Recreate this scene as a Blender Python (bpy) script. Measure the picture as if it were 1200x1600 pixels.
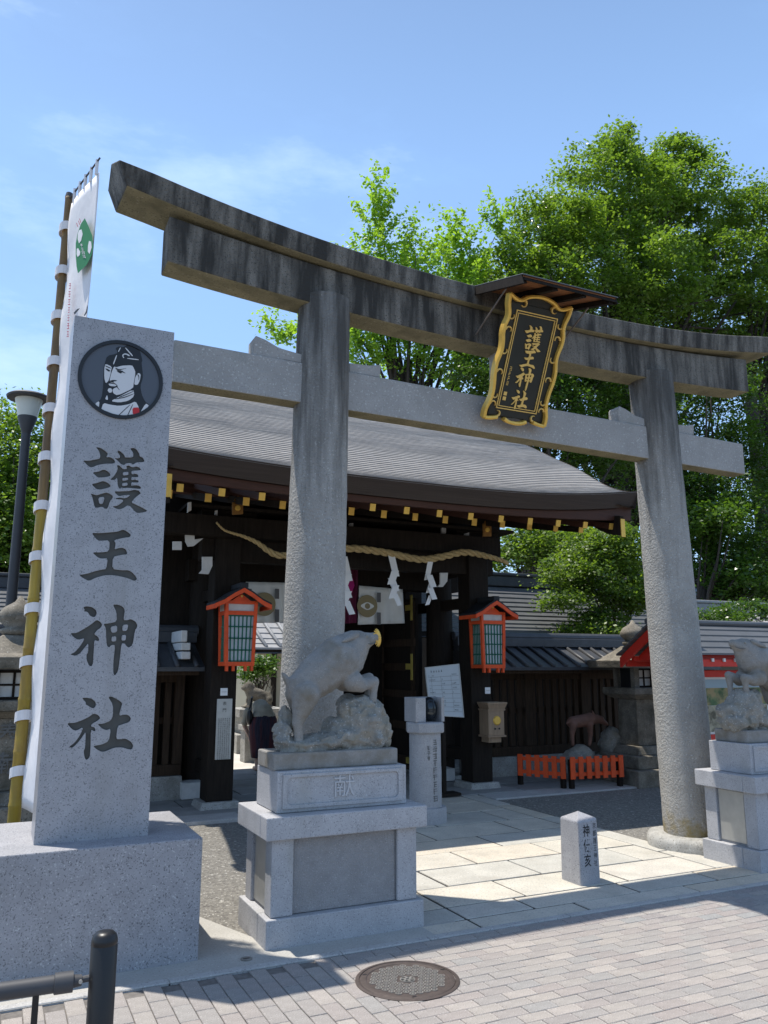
import bpy, bmesh, math, random
from mathutils import Vector, Matrix, noise as mnoise
R = math.radians
random.seed(7)
scene = bpy.context.scene
for o in list(bpy.data.objects): bpy.data.objects.remove(o)

# ------------------------------------------------------------------ camera
CAMZ = 1.70
FPX = 1250.0                       # focal length in pixels of the 1200 x 1600 photograph
PITCH = math.atan(240 / 1250.0)
AZ = math.atan(2665 / math.hypot(1250, 240))   # angle between view and the torii's long axis
_F = Vector((math.cos(AZ), math.sin(AZ), 0)); _Rt = Vector((math.sin(AZ), -math.cos(AZ), 0)); _U = Vector((0, 0, 1))
FW = _F * math.cos(PITCH) + _U * math.sin(PITCH)
UPV = _U * math.cos(PITCH) - _F * math.sin(PITCH)
CAM = Vector((0, 0, CAMZ))
cd = bpy.data.cameras.new('camera'); cam = bpy.data.objects.new('camera', cd); scene.collection.objects.link(cam)
cam.matrix_world = Matrix(((_Rt.x, UPV.x, -FW.x, 0), (_Rt.y, UPV.y, -FW.y, 0), (_Rt.z, UPV.z, -FW.z, CAMZ), (0, 0, 0, 1)))
cd.sensor_fit = 'VERTICAL'; cd.sensor_height = 36.0; cd.lens = 36.0 * FPX / 1600.0
cd.clip_start = 0.05; cd.clip_end = 2000
scene.camera = cam
scene.render.resolution_x = 768; scene.render.resolution_y = 1024

def ray(x, y): return _Rt * ((x - 600) / FPX) - UPV * ((y - 800) / FPX) + FW
def at(x, y, Y):                   # measured photo point on the vertical plane at depth Y
    d = ray(x, y); return CAM + d * (Y / d.y)
def gp(x, y, z=0.0):               # measured photo point on a horizontal plane
    d = ray(x, y); return CAM + d * ((z - CAMZ) / d.z)
def proj(p):
    v = Vector(p) - CAM; w = v.dot(FW)
    return 600 + FPX * v.dot(_Rt) / w, 800 - FPX * v.dot(UPV) / w, w

# ------------------------------------------------------------------ world, sun, exposure
SUN_L = Vector((0.242, -0.235, -1.0)).normalized()    # direction the light travels
world = bpy.data.worlds.new('World'); scene.world = world; world.use_nodes = True
wn = world.node_tree.nodes; wl = world.node_tree.links; wn.clear()
sky = wn.new('ShaderNodeTexSky'); sky.sky_type = 'NISHITA'; sky.sun_disc = False
sky.sun_elevation = R(71.4); sky.sun_rotation = R(-45.8)
sky.air_density = 1.0; sky.dust_density = 0.45; sky.ozone_density = 1.8; sky.altitude = 50
# very thin high cloud, everywhere alike
tc = wn.new('ShaderNodeTexCoord'); mp = wn.new('ShaderNodeMapping'); mp.inputs['Scale'].default_value = (1.0, 1.6, 3.0)
mp.inputs['Rotation'].default_value = (0, 0, 0.6)
nz = wn.new('ShaderNodeTexNoise'); nz.inputs['Scale'].default_value = 2.3; nz.inputs['Detail'].default_value = 7; nz.inputs['Roughness'].default_value = 0.62
cr = wn.new('ShaderNodeValToRGB'); cr.color_ramp.elements[0].position = 0.46; cr.color_ramp.elements[1].position = 0.82
cr.color_ramp.elements[0].color = (0.23, 0.23, 0.23, 1); cr.color_ramp.elements[1].color = (0.32, 0.32, 0.32, 1)
mx = wn.new('ShaderNodeMixRGB'); mx.inputs[2].default_value = (5.6, 9.8, 16.8, 1)
bg = wn.new('ShaderNodeBackground'); wo = wn.new('ShaderNodeOutputWorld')
bg.inputs['Strength'].default_value = 0.107
wl.new(tc.outputs['Generated'], mp.inputs[0]); wl.new(mp.outputs[0], nz.inputs['Vector']); wl.new(nz.outputs[0], cr.inputs[0])
sxyz = wn.new('ShaderNodeSeparateXYZ'); wl.new(tc.outputs['Generated'], sxyz.inputs[0])
hz = wn.new('ShaderNodeValToRGB'); he = hz.color_ramp.elements      # haze veil: thick air near the horizon, thin overhead
he[0].position = 0.0; he[0].color = (1.15, 1.15, 1.15, 1); he[1].position = 1.0; he[1].color = (0.03, 0.03, 0.03, 1)
e_ = he.new(0.55); e_.color = (0.95, 0.95, 0.95, 1); e_ = he.new(0.78); e_.color = (0.30, 0.30, 0.30, 1)
hm = wn.new('ShaderNodeMixRGB'); hm.blend_type = 'MULTIPLY'; hm.inputs[0].default_value = 1.0
wl.new(sxyz.outputs[2], hz.inputs[0]); wl.new(cr.outputs[0], hm.inputs[1]); wl.new(hz.outputs[0], hm.inputs[2])
wl.new(hm.outputs[0], mx.inputs[0]); wl.new(sky.outputs[0], mx.inputs[1]); cr2 = wn.new('ShaderNodeValToRGB'); cr2.color_ramp.elements[0].position = 0.52; cr2.color_ramp.elements[1].position = 0.80; cr2.color_ramp.elements[0].color = (0, 0, 0, 1); cr2.color_ramp.elements[1].color = (0.34, 0.34, 0.34, 1)
mx2 = wn.new('ShaderNodeMixRGB'); mx2.inputs[2].default_value = (8.5, 9.6, 11.0, 1)
wl.new(nz.outputs[0], cr2.inputs[0]); wl.new(cr2.outputs[0], mx2.inputs[0]); wl.new(mx.outputs[0], mx2.inputs[1]); wl.new(mx2.outputs[0], bg.inputs[0]); wl.new(bg.outputs[0], wo.inputs[0])
sl = bpy.data.lights.new('sun', 'SUN'); sl.energy = 4.2; sl.angle = R(0.55); sl.color = (1.0, 0.945, 0.86)
so = bpy.data.objects.new('sun', sl); scene.collection.objects.link(so)
so.rotation_euler = SUN_L.to_track_quat('-Z', 'Y').to_euler(); so.location = (-6, 6, 25)
vs = scene.view_settings; vs.view_transform = 'Standard'; vs.look = 'None'; vs.exposure = 0.5; vs.gamma = 1.0; vs.use_curve_mapping = False
scene.cycles.max_bounces = 6; scene.cycles.diffuse_bounces = 3; scene.cycles.transparent_max_bounces = 6

# ------------------------------------------------------------------ materials
MATS = {}
def mat(name, base, rough=0.8, var=0.0, vscale=6.0, speck=None, sscale=90.0, bump=0.0, bscale=40.0, metal=0.0,
        stretch=None, dark=None, dlo=0.45, dhi=0.7, dscale=2.0, dstretch=(1, 1, 1), objrand=None, spec=0.4, coat=0.0, moss=None, bdist=0.02):
    """base colour + soft variation (var), fine mineral specks (speck = dark colour, light colour), dirt (dark)"""
    if name in MATS: return MATS[name]
    m = bpy.data.materials.new(name); m.use_nodes = True; n = m.node_tree.nodes; l = m.node_tree.links
    b = n['Principled BSDF']; b.inputs['Roughness'].default_value = rough; b.inputs['Metallic'].default_value = metal
    b.inputs['Specular IOR Level'].default_value = spec; b.inputs['Coat Weight'].default_value = coat
    t = n.new('ShaderNodeTexCoord'); vec = t.outputs['Object']
    if stretch:
        mpn = n.new('ShaderNodeMapping'); mpn.inputs['Scale'].default_value = stretch; l.new(vec, mpn.inputs[0]); vec = mpn.outputs[0]
    def noise(scale, detail=4, v=None, r=0.55):
        x = n.new('ShaderNodeTexNoise'); x.inputs['Scale'].default_value = scale; x.inputs['Detail'].default_value = detail; x.inputs['Roughness'].default_value = r
        l.new(v or vec, x.inputs['Vector']); return x.outputs[0]
    def ramp(src, p0, p1, c0=(0, 0, 0, 1), c1=(1, 1, 1, 1)):
        x = n.new('ShaderNodeValToRGB'); x.color_ramp.elements[0].position = p0; x.color_ramp.elements[1].position = p1
        x.color_ramp.elements[0].color = c0; x.color_ramp.elements[1].color = c1; l.new(src, x.inputs[0]); return x.outputs[0]
    def mix(fac, a, bb, mode='MIX'):
        x = n.new('ShaderNodeMixRGB'); x.blend_type = mode
        for i, v in ((0, fac), (1, a), (2, bb)):
            if isinstance(v, (int, float)): x.inputs[i].default_value = v
            elif isinstance(v, tuple): x.inputs[i].default_value = v + (1,) if len(v) == 3 else v
            else: l.new(v, x.inputs[i])
        return x.outputs[0]
    colr = base + (1,) if len(base) == 3 else base
    if objrand:
        oi = n.new('ShaderNodeObjectInfo'); x = n.new('ShaderNodeValToRGB'); x.color_ramp.interpolation = 'LINEAR'
        e = x.color_ramp.elements
        while len(e) < len(objrand): e.new(0.5)
        for i, c in enumerate(objrand): e[i].position = i / (len(objrand) - 1); e[i].color = c + (1,)
        l.new(oi.outputs['Random'], x.inputs[0]); colr = x.outputs[0]
    if var:
        v = ramp(noise(vscale, 5), 0.3, 0.72, (1 - var,) * 3 + (1,), (1 + var * 0.5,) * 3 + (1,))
        colr = mix(1.0, colr, v, 'MULTIPLY')
    if speck:
        s = noise(sscale, 2, r=0.4)
        colr = mix(ramp(s, 0.60, 0.66), colr, speck[0]); colr = mix(ramp(noise(sscale * 0.8, 2), 0.62, 0.70), colr, speck[1])
    if dark:
        mpn = n.new('ShaderNodeMapping'); mpn.inputs['Scale'].default_value = dstretch; l.new(t.outputs['Object'], mpn.inputs[0])
        colr = mix(ramp(noise(dscale, 7, mpn.outputs[0], 0.62), dlo, dhi), colr, dark)
    if moss:
        colr = mix(ramp(noise(3.1, 6), 0.52, 0.72), colr, moss)
    if isinstance(colr, tuple): b.inputs['Base Color'].default_value = colr
    else: l.new(colr, b.inputs['Base Color'])
    if bump:
        bn = n.new('ShaderNodeBump'); bn.inputs['Strength'].default_value = bump; bn.inputs['Distance'].default_value = bdist
        l.new(noise(bscale, 5), bn.inputs['Height']); l.new(bn.outputs[0], b.inputs['Normal'])
    MATS[name] = m; return m
GRAN = mat('granite_new', (0.335, 0.332, 0.345), 0.36, var=0.12, vscale=9, speck=((0.165, 0.165, 0.175), (0.47, 0.47, 0.475)), sscale=125, bump=0.05, bscale=90, spec=0.5, dark=(0.255, 0.25, 0.245), dlo=0.50, dhi=0.85, dscale=1.5, dstretch=(3.5, 3.5, 0.35))
GRAN_B = mat('granite_base', (0.315, 0.312, 0.325), 0.7, var=0.14, vscale=9, speck=((0.14, 0.14, 0.15), (0.46, 0.46, 0.465)), sscale=110, dark=(0.22, 0.215, 0.205), dlo=0.52, dhi=0.85, dscale=1.3, bump=0.14, bscale=90)
GRAN_R = mat('granite_rough_panel', (0.30, 0.295, 0.295), 0.9, var=0.15, vscale=14, speck=((0.235, 0.23, 0.23), (0.42, 0.42, 0.42)), sscale=150, bump=0.6, bscale=110, dark=(0.27,0.265,0.26), dlo=0.5, dhi=0.75, dscale=4)
GRAN_P = mat('granite_pedestal', (0.395, 0.392, 0.40), 0.7, var=0.14, vscale=7, speck=((0.235, 0.235, 0.24), (0.50, 0.50, 0.505)), sscale=130, bump=0.14, bscale=70, dark=(0.30, 0.295, 0.27), dlo=0.56, dhi=0.82, dscale=3, dstretch=(1, 1, 0.5))
GRAN_O = mat('granite_weathered', (0.37, 0.36, 0.33), 0.85, var=0.25, vscale=7, speck=((0.2, 0.19, 0.17), (0.48, 0.47, 0.44)), sscale=60, bump=0.35, bscale=30, dark=(0.16, 0.15, 0.12), dlo=0.52, dhi=0.78, dscale=2.2)
STAT = mat('statue_granite', (0.262, 0.25, 0.23), 0.85, var=0.18, vscale=9, speck=((0.20, 0.19, 0.175), (0.33, 0.32, 0.30)), sscale=130, bump=0.2, bscale=55, dark=(0.165, 0.140, 0.10), dlo=0.46, dhi=0.76, dscale=6)
ROCK = mat('statue_rock', (0.285, 0.27, 0.235), 0.92, var=0.3, vscale=10, speck=((0.2, 0.2, 0.19), (0.5, 0.49, 0.46)), sscale=80, bump=0.7, bscale=26, dark=(0.24, 0.215, 0.16), dlo=0.48, dhi=0.72, dscale=6)
CONC = mat('torii_granite', (0.41, 0.395, 0.365), 0.9, var=0.16, vscale=5, speck=((0.25, 0.24, 0.22), (0.52, 0.51, 0.48)), sscale=70, bump=0.75, bscale=38, bdist=0.03, dark=(0.22, 0.215, 0.20), dlo=0.56, dhi=0.8, dscale=1.6, dstretch=(2.2, 2.2, 0.25))
CONC_TOP = mat('torii_column_head', (0.30, 0.29, 0.265), 0.9, var=0.2, vscale=5, speck=((0.18, 0.17, 0.16), (0.42, 0.41, 0.39)), sscale=70, bump=0.5, bscale=40, dark=(0.085, 0.083, 0.078), dlo=0.36, dhi=0.62, dscale=2.1, dstretch=(3.5, 3.5, 0.25))
CONC_N = mat('torii_tie_beam', (0.35, 0.335, 0.315), 0.9, var=0.14, vscale=4, speck=((0.28, 0.27, 0.25), (0.5, 0.49, 0.46)), sscale=70, bump=0.4, bscale=45, dark=(0.25, 0.245, 0.22), dlo=0.55, dhi=0.8, dscale=1.9, dstretch=(1.5, 1.5, 1.0))
CONC_D = mat('torii_top_beam', (0.215, 0.195, 0.165), 0.92, var=0.25, vscale=6, speck=((0.08, 0.078, 0.07), (0.25, 0.24, 0.215)), sscale=90, bump=0.8, bscale=40, dark=(0.040, 0.037, 0.032), dlo=0.38, dhi=0.60, dscale=2.3, dstretch=(3.4, 3.4, 0.40))
MOSSY = mat('mossy_beam_underside', (0.27, 0.235, 0.135), 0.92, var=0.25, vscale=4, speck=((0.17, 0.15, 0.09), (0.36, 0.32, 0.22)), sscale=60, bump=0.4, bscale=36, dark=(0.11, 0.10, 0.055), dlo=0.5, dhi=0.75, dscale=3.0)
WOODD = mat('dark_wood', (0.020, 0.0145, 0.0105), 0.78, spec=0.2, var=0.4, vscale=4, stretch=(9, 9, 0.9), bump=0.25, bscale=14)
WOODB = mat('brown_wood', (0.050, 0.031, 0.019), 0.78, spec=0.2, var=0.4, vscale=4, stretch=(9, 9, 0.9), bump=0.2, bscale=14)
LANT = mat('mossy_lantern_stone', (0.225, 0.20, 0.16), 0.92, var=0.35, vscale=8, speck=((0.12, 0.11, 0.09), (0.33, 0.31, 0.27)), sscale=70, bump=0.5, bscale=30, dark=(0.075, 0.068, 0.05), dlo=0.46, dhi=0.7, dscale=3)
WOODR = mat('red_brown_wood', (0.064, 0.024, 0.015), 0.6, var=0.25, vscale=5, stretch=(0.9, 9, 9), bump=0.15, bscale=12)
WOODL = mat('pale_wood', (0.34, 0.235, 0.15), 0.6, var=0.2, vscale=4, stretch=(8, 8, 0.8), bump=0.1, bscale=12)
WOODO = mat('orange_wood', (0.30, 0.125, 0.05), 0.6, var=0.25, vscale=4, stretch=(0.8, 9, 9), bump=0.15, bscale=12)
FASC = mat('eave_edge_bark', (0.062, 0.046, 0.036), 0.85, var=0.2, vscale=3, stretch=(0.4, 1, 22), bump=0.3, bscale=9)
ROOFM = mat('roof_courses', (0.30, 0.285, 0.268), 0.8, var=0.22, vscale=5.0, stretch=(0.7, 5, 7), speck=((0.25, 0.24, 0.23), (0.38, 0.365, 0.35)), sscale=9, bump=0.3, bscale=30, dark=(0.235, 0.225, 0.215), dlo=0.5, dhi=0.8, dscale=1.1)
TILE = mat('dark_roof_tile', (0.05, 0.052, 0.057), 0.5, var=0.25, vscale=7, bump=0.2, bscale=30, spec=0.5)
COPPER = mat('grey_copper_roof', (0.095, 0.098, 0.102), 0.5, var=0.2, vscale=4, bump=0.1, bscale=30, spec=0.5)
TILEL = mat('pale_roof_tile', (0.30, 0.30, 0.30), 0.6, var=0.2, vscale=7, bump=0.2, bscale=30)
GOLD = mat('gilt', (0.80, 0.50, 0.10), 0.42, var=0.12, vscale=14, metal=0.35, bump=0.15, bscale=40)
GOLDL = mat('gilt_lettering', (0.74, 0.50, 0.15), 0.45, var=0.1, vscale=30, metal=0.3)
BRASS = mat('brass_fitting', (0.66, 0.50, 0.11), 0.4, metal=0.4, var=0.12, vscale=20)
BRONZE = mat('aged_bronze', (0.30, 0.15, 0.04), 0.5, metal=0.5, var=0.2, vscale=20)
LACQ = mat('black_lacquer', (0.018, 0.021, 0.018), 0.42, var=0.2, vscale=8)
BLACKM = mat('black_paint', (0.012, 0.012, 0.013), 0.38, var=0.1, vscale=12, bump=0.03, bscale=90)
INK = mat('inscription_paint', (0.072, 0.072, 0.066), 0.75, var=0.35, vscale=8)
INKB = mat('ink_black', (0.015, 0.015, 0.016), 0.6)
INKG = mat('ink_grey', (0.12, 0.12, 0.115), 0.7)
SLATE = mat('emblem_slate', (0.082, 0.095, 0.115), 0.55)
EMBW = mat('emblem_white', (0.62, 0.62, 0.62), 0.6)
SEAL = mat('seal_red', (0.50, 0.025, 0.03), 0.6)
VERM = mat('vermilion_paint', (0.80, 0.088, 0.014), 0.55, var=0.2, vscale=9, bump=0.1, bscale=30, dark=(0.36, 0.05, 0.02), dlo=0.62, dhi=0.85, dscale=7, dstretch=(1, 1, 0.4))
REDP = mat('red_paint', (0.55, 0.028, 0.015), 0.5, var=0.1, vscale=10)
GREENP = mat('green_lattice_paint', (0.008, 0.135, 0.085), 0.5, var=0.1, vscale=20)
PAPER = mat('white_paper', (0.80, 0.80, 0.79), 0.7)
WHITEP = mat('white_paint', (0.62, 0.61, 0.58), 0.7, var=0.12, vscale=14)
CLOTH = mat('white_cloth', (0.74, 0.73, 0.74), 0.85, var=0.08, vscale=10, bump=0.1, bscale=25)
CURT = mat('curtain_cloth', (0.80, 0.78, 0.72), 0.85, var=0.06, vscale=8)
PURPLE = mat('purple_cloth', (0.13, 0.012, 0.045), 0.8)
MAG = mat('magenta_cloth', (0.42, 0.012, 0.16), 0.8)
BAMB_D = mat('bamboo_brown', (0.20, 0.125, 0.045), 0.5, var=0.35, vscale=5, stretch=(5, 5, 0.8), dark=(0.10, 0.06, 0.03), dlo=0.5, dhi=0.75, dscale=2)
BAMB = mat('bamboo', (0.36, 0.25, 0.03), 0.4, var=0.3, vscale=3, stretch=(5, 5, 0.8), dark=(0.22, 0.12, 0.03), dlo=0.5, dhi=0.75, dscale=1.4)
ROPE = mat('straw_rope', (0.54, 0.40, 0.19), 0.85, var=0.25, vscale=30, bump=0.4, bscale=60)
STEEL = mat('brushed_plate', (0.42, 0.42, 0.40), 0.42, metal=0.6, var=0.1, vscale=14)
GLASSB = mat('dark_globe', (0.05, 0.06, 0.07), 0.08, metal=0.6, var=0.5, vscale=9)
LAMPGL = mat('lamp_diffuser', (0.62, 0.64, 0.58), 0.35, var=0.06)
LAMPP = mat('lamp_grey_paint', (0.055, 0.056, 0.060), 0.55, var=0.1)
IRON = mat('cast_iron', (0.085, 0.066, 0.058), 0.6, metal=0.25, var=0.25, vscale=25, bump=0.15, bscale=120)
PJOINT = mat('dark_joint', (0.05, 0.045, 0.04), 0.95, var=0.3, vscale=30)
IRONL = mat('worn_cast_iron', (0.25, 0.235, 0.21), 0.6, metal=0.25, var=0.25, vscale=40)
BRICK = mat('paving_brick', (0.4, 0.37, 0.35), 0.9, objrand=((0.282, 0.254, 0.235), (0.298, 0.276, 0.254), (0.31, 0.272, 0.248), (0.292, 0.272, 0.252), (0.345, 0.311, 0.276), (0.286, 0.273, 0.256), (0.318, 0.283, 0.258), (0.38, 0.343, 0.305)), var=0.12, vscale=18, speck=((0.2, 0.18, 0.17), (0.52, 0.48, 0.45)), sscale=140, bump=0.25, bscale=120, dark=(0.24, 0.215, 0.20), dlo=0.56, dhi=0.85, dscale=1.7)
JOINT = mat('joint_sand', (0.17, 0.155, 0.14), 0.95, var=0.3, vscale=30)
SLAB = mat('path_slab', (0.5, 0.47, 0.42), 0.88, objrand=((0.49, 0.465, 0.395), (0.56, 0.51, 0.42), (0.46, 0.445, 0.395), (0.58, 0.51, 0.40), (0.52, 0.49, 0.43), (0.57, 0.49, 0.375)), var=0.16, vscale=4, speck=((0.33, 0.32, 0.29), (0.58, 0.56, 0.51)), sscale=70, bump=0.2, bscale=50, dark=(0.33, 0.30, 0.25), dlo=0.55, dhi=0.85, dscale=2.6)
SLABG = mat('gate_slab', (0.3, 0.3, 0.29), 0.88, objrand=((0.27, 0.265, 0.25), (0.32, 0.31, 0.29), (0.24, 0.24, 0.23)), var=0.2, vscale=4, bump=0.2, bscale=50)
KERB = mat('kerb_stone', (0.42, 0.41, 0.39), 0.88, var=0.15, vscale=6, speck=((0.27, 0.26, 0.25), (0.52, 0.51, 0.48)), sscale=90, bump=0.15, bscale=60)
GRAVEL = mat('gravel', (0.235, 0.222, 0.195), 0.95, var=0.35, vscale=28, speck=((0.13, 0.12, 0.11), (0.52, 0.50, 0.45)), sscale=45, bump=1.0, bscale=48, bdist=0.03)
CEMENT = mat('cement', (0.40, 0.385, 0.35), 0.95, var=0.12, vscale=4, speck=((0.3, 0.29, 0.26), (0.48, 0.46, 0.42)), sscale=80, bump=0.2, bscale=80)
YARD = mat('courtyard_ground', (0.55, 0.52, 0.47), 0.95, var=0.12, vscale=2, bump=0.3, bscale=30)
EARTH = mat('earth', (0.17, 0.15, 0.12), 0.95, var=0.3, vscale=1.0, bump=0.3, bscale=15)
BARK = mat('bark', (0.060, 0.048, 0.038), 0.95, var=0.35, vscale=5, stretch=(4, 4, 1), bump=0.8, bscale=8)
PLAS = mat('cream_plaster', (0.44, 0.40, 0.30), 0.9, var=0.08, vscale=3)
SKIN = mat('skin', (0.50, 0.32, 0.24), 0.55)
BEIGE = mat('beige_shirt', (0.40, 0.36, 0.28), 0.85, var=0.1, vscale=14)
PLAID = mat('dark_plaid', (0.035, 0.03, 0.05), 0.85, var=0.5, vscale=9, stretch=(5, 5, 0.3), dark=(0.09, 0.025, 0.03), dlo=0.5, dhi=0.6, dscale=14, dstretch=(1, 1, 0.05))
HAIR = mat('black_hair', (0.012, 0.010, 0.010), 0.5)
def leafmat(name, c1, c2, trans=0.35, rough=0.42):
    m = bpy.data.materials.new(name); m.use_nodes = True; n = m.node_tree.nodes; l = m.node_tree.links
    b = n['Principled BSDF']; b.inputs['Roughness'].default_value = rough; b.inputs['Specular IOR Level'].default_value = 0.5
    t = n.new('ShaderNodeTexCoord'); x = n.new('ShaderNodeTexNoise'); x.inputs['Scale'].default_value = 1.3; x.inputs['Detail'].default_value = 6; x.inputs['Roughness'].default_value = 0.75
    r = n.new('ShaderNodeValToRGB'); r.color_ramp.elements[0].position = 0.36; r.color_ramp.elements[1].position = 0.66
    r.color_ramp.elements[0].color = c1 + (1,); r.color_ramp.elements[1].color = c2 + (1,)
    tr = n.new('ShaderNodeBsdfTranslucent'); ms = n.new('ShaderNodeMixShader'); ms.inputs[0].default_value = trans
    g = n.new('ShaderNodeMixRGB'); g.blend_type = 'MULTIPLY'; g.inputs[0].default_value = 1; g.inputs[2].default_value = (1.9, 1.95, 0.65, 1)
    l.new(t.outputs['Object'], x.inputs['Vector']); l.new(x.outputs[0], r.inputs[0]); l.new(r.outputs[0], b.inputs['Base Color'])
    l.new(r.outputs[0], g.inputs[1]); l.new(g.outputs[0], tr.inputs['Color'])
    l.new(b.outputs[0], ms.inputs[1]); l.new(tr.outputs[0], ms.inputs[2]); l.new(ms.outputs[0], n['Material Output'].inputs['Surface'])
    MATS[name] = m; return m
LEAF_C = leafmat('camphor_leaf', (0.056, 0.112, 0.020), (0.200, 0.295, 0.058), 0.47, 0.28)
LEAF_G = leafmat('ginkgo_leaf', (0.130, 0.245, 0.034), (0.250, 0.370, 0.065), 0.52, 0.45)
LEAF_D = leafmat('evergreen_leaf', (0.030, 0.070, 0.014), (0.100, 0.180, 0.030), 0.42, 0.32)
LEAF_M = leafmat('maple_leaf', (0.050, 0.100, 0.018), (0.185, 0.265, 0.050), 0.46, 0.45)
# ------------------------------------------------------------------ helpers
COL = scene.collection
def link(o): COL.objects.link(o); return o
def tag(o, label=None, cat=None, group=None, kind=None):
    if label: o['label'] = label
    if cat: o['category'] = cat
    if group: o['group'] = group
    if kind: o['kind'] = kind
    return o
def thing(name, label, cat, loc=(0, 0, 0), group=None):
    o = link(bpy.data.objects.new(name, None)); o.location = loc; o.empty_display_size = 0.1
    return tag(o, label, cat, group)
def rootloc(o):
    v = Vector(o.location)
    while o.parent: o = o.parent; v += Vector(o.location)
    return v
class MB:
    """collects shapes in world coordinates, builds ONE mesh object"""
    def __init__(s): s.v = []; s.f = []; s.mi = []
    def add(s, vs, fs, mi=0):
        k = len(s.v); s.v += [tuple(x) for x in vs]; s.f += [tuple(i + k for i in f) for f in fs]; s.mi += [mi] * len(fs); return s
    def box(s, x0, x1, y0, y1, z0, z1, mi=0, rot=None):
        vs = [Vector(p) for p in ((x0, y0, z0), (x1, y0, z0), (x1, y1, z0), (x0, y1, z0), (x0, y0, z1), (x1, y0, z1), (x1, y1, z1), (x0, y1, z1))]
        if rot is not None:
            c = Vector(((x0 + x1) / 2, (y0 + y1) / 2, (z0 + z1) / 2)); vs = [c + rot @ (v - c) for v in vs]
        return s.add(vs, [(0, 3, 2, 1), (4, 5, 6, 7), (0, 1, 5, 4), (1, 2, 6, 5), (2, 3, 7, 6), (3, 0, 4, 7)], mi)
    def frustum(s, cx, cy, z0, z1, a0, b0, a1, b1, mi=0):     # square pyramid stump, half sizes
        vs = [(cx + sx * a, cy + sy * b, z) for z, a, b in ((z0, a0, b0), (z1, a1, b1)) for sx, sy in ((-1, -1), (1, -1), (1, 1), (-1, 1))]
        return s.add(vs, [(0, 3, 2, 1), (4, 5, 6, 7), (0, 1, 5, 4), (1, 2, 6, 5), (2, 3, 7, 6), (3, 0, 4, 7)], mi)
    def bar(s, a, b, w, h, mi=0, up=Vector((0, 0, 1))):       # box beam from a to b
        a = Vector(a); b = Vector(b); d = (b - a).normalized(); sx = d.cross(up)
        if sx.length < 1e-4: sx = d.cross(Vector((0, 1, 0)))
        sx.normalize(); uz = sx.cross(d).normalized()
        vs = [p + sx * (i * w / 2) + uz * (j * h / 2) for p in (a, b) for i, j in ((-1, -1), (1, -1), (1, 1), (-1, 1))]
        return s.add(vs, [(0, 1, 2, 3), (4, 7, 6, 5), (0, 4, 5, 1), (1, 5, 6, 2), (2, 6, 7, 3), (3, 7, 4, 0)], mi)
    def tube(s, pts, rads, n=10, mi=0, cap=True):
        pts = [Vector(p) for p in pts]; m = len(pts)
        if not hasattr(rads, '__len__'): rads = [rads] * m
        t0 = (pts[1] - pts[0]).normalized(); ref = Vector((0, 0, 1)) if abs(t0.z) < 0.9 else Vector((1, 0, 0))
        u = t0.cross(ref).normalized(); vs = []
        for i, p in enumerate(pts):
            t = (pts[min(i + 1, m - 1)] - pts[max(i - 1, 0)]).normalized()
            u = (u - t * u.dot(t)).normalized(); w = t.cross(u)
            for k in range(n):
                a = 2 * math.pi * k / n; vs.append(p + (u * math.cos(a) + w * math.sin(a)) * rads[i])
        fs = [(i * n + k, i * n + (k + 1) % n, (i + 1) * n + (k + 1) % n, (i + 1) * n + k) for i in range(m - 1) for k in range(n)]
        if cap: fs += [tuple(range(n - 1, -1, -1)), tuple((m - 1) * n + k for k in range(n))]
        return s.add(vs, fs, mi)
    def lathe(s, prof, c, n=24, mi=0):                        # prof: (r, z), about vertical axis at c
        vs = [(c[0] + r * math.cos(2 * math.pi * k / n), c[1] + r * math.sin(2 * math.pi * k / n), c[2] + z) for r, z in prof for k in range(n)]
        m = len(prof)
        fs = [(i * n + k, i * n + (k + 1) % n, (i + 1) * n + (k + 1) % n, (i + 1) * n + k) for i in range(m - 1) for k in range(n)]
        fs += [tuple(range(n - 1, -1, -1)), tuple((m - 1) * n + k for k in range(n))]
        return s.add(vs, fs, mi)
    def prism(s, poly, d0, d1, axes, mi=0):                   # poly in 2D extruded; axes(u, v, d) -> point
        n = len(poly); vs = [axes(u, v, d0) for u, v in poly] + [axes(u, v, d1) for u, v in poly]
        return s.add(vs, [tuple(range(n)), tuple(range(2 * n - 1, n - 1, -1))] + [(i, i + n, (i + 1) % n + n, (i + 1) % n) for i in range(n)], mi)
    def build(s, name, m, parent=None, smooth=False, bevel=0.0, fixn=True, segs=2, sharp=None):
        me = bpy.data.meshes.new(name); me.from_pydata(s.v, [], s.f)
        for mm in (m if isinstance(m, (list, tuple)) else [m]): me.materials.append(mm)
        for p, i in zip(me.polygons, s.mi): p.material_index = i
        if fixn:
            b = bmesh.new(); b.from_mesh(me); bmesh.ops.recalc_face_normals(b, faces=b.faces); b.to_mesh(me); b.free()
        if smooth: me.polygons.foreach_set('use_smooth', [True] * len(me.polygons))
        if sharp: me.set_sharp_from_angle(angle=R(sharp))
        o = link(bpy.data.objects.new(name, me))
        if parent: o.parent = parent; o.location = -rootloc(parent)
        if bevel:
            bv = o.modifiers.new('bevel', 'BEVEL'); bv.width = bevel; bv.segments = segs; bv.limit_method = 'ANGLE'; bv.angle_limit = R(40)
        return o
def bx(name, m, parent, x0, x1, y0, y1, z0, z1, bevel=0.006): return MB().box(x0, x1, y0, y1, z0, z1).build(name, m, parent, bevel=bevel)
XZ = lambda y0: (lambda u, v, d: (u, y0 - d, v))              # drawing on a plane facing the street
def chaikin(p, it=1):
    for _ in range(it):
        q = []
        for i in range(len(p)):
            a = p[i]; b = p[(i + 1) % len(p)]
            q += [(a[0] * .8 + b[0] * .2, a[1] * .8 + b[1] * .2), (a[0] * .2 + b[0] * .8, a[1] * .2 + b[1] * .8)]
        p = q
    return p
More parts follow.
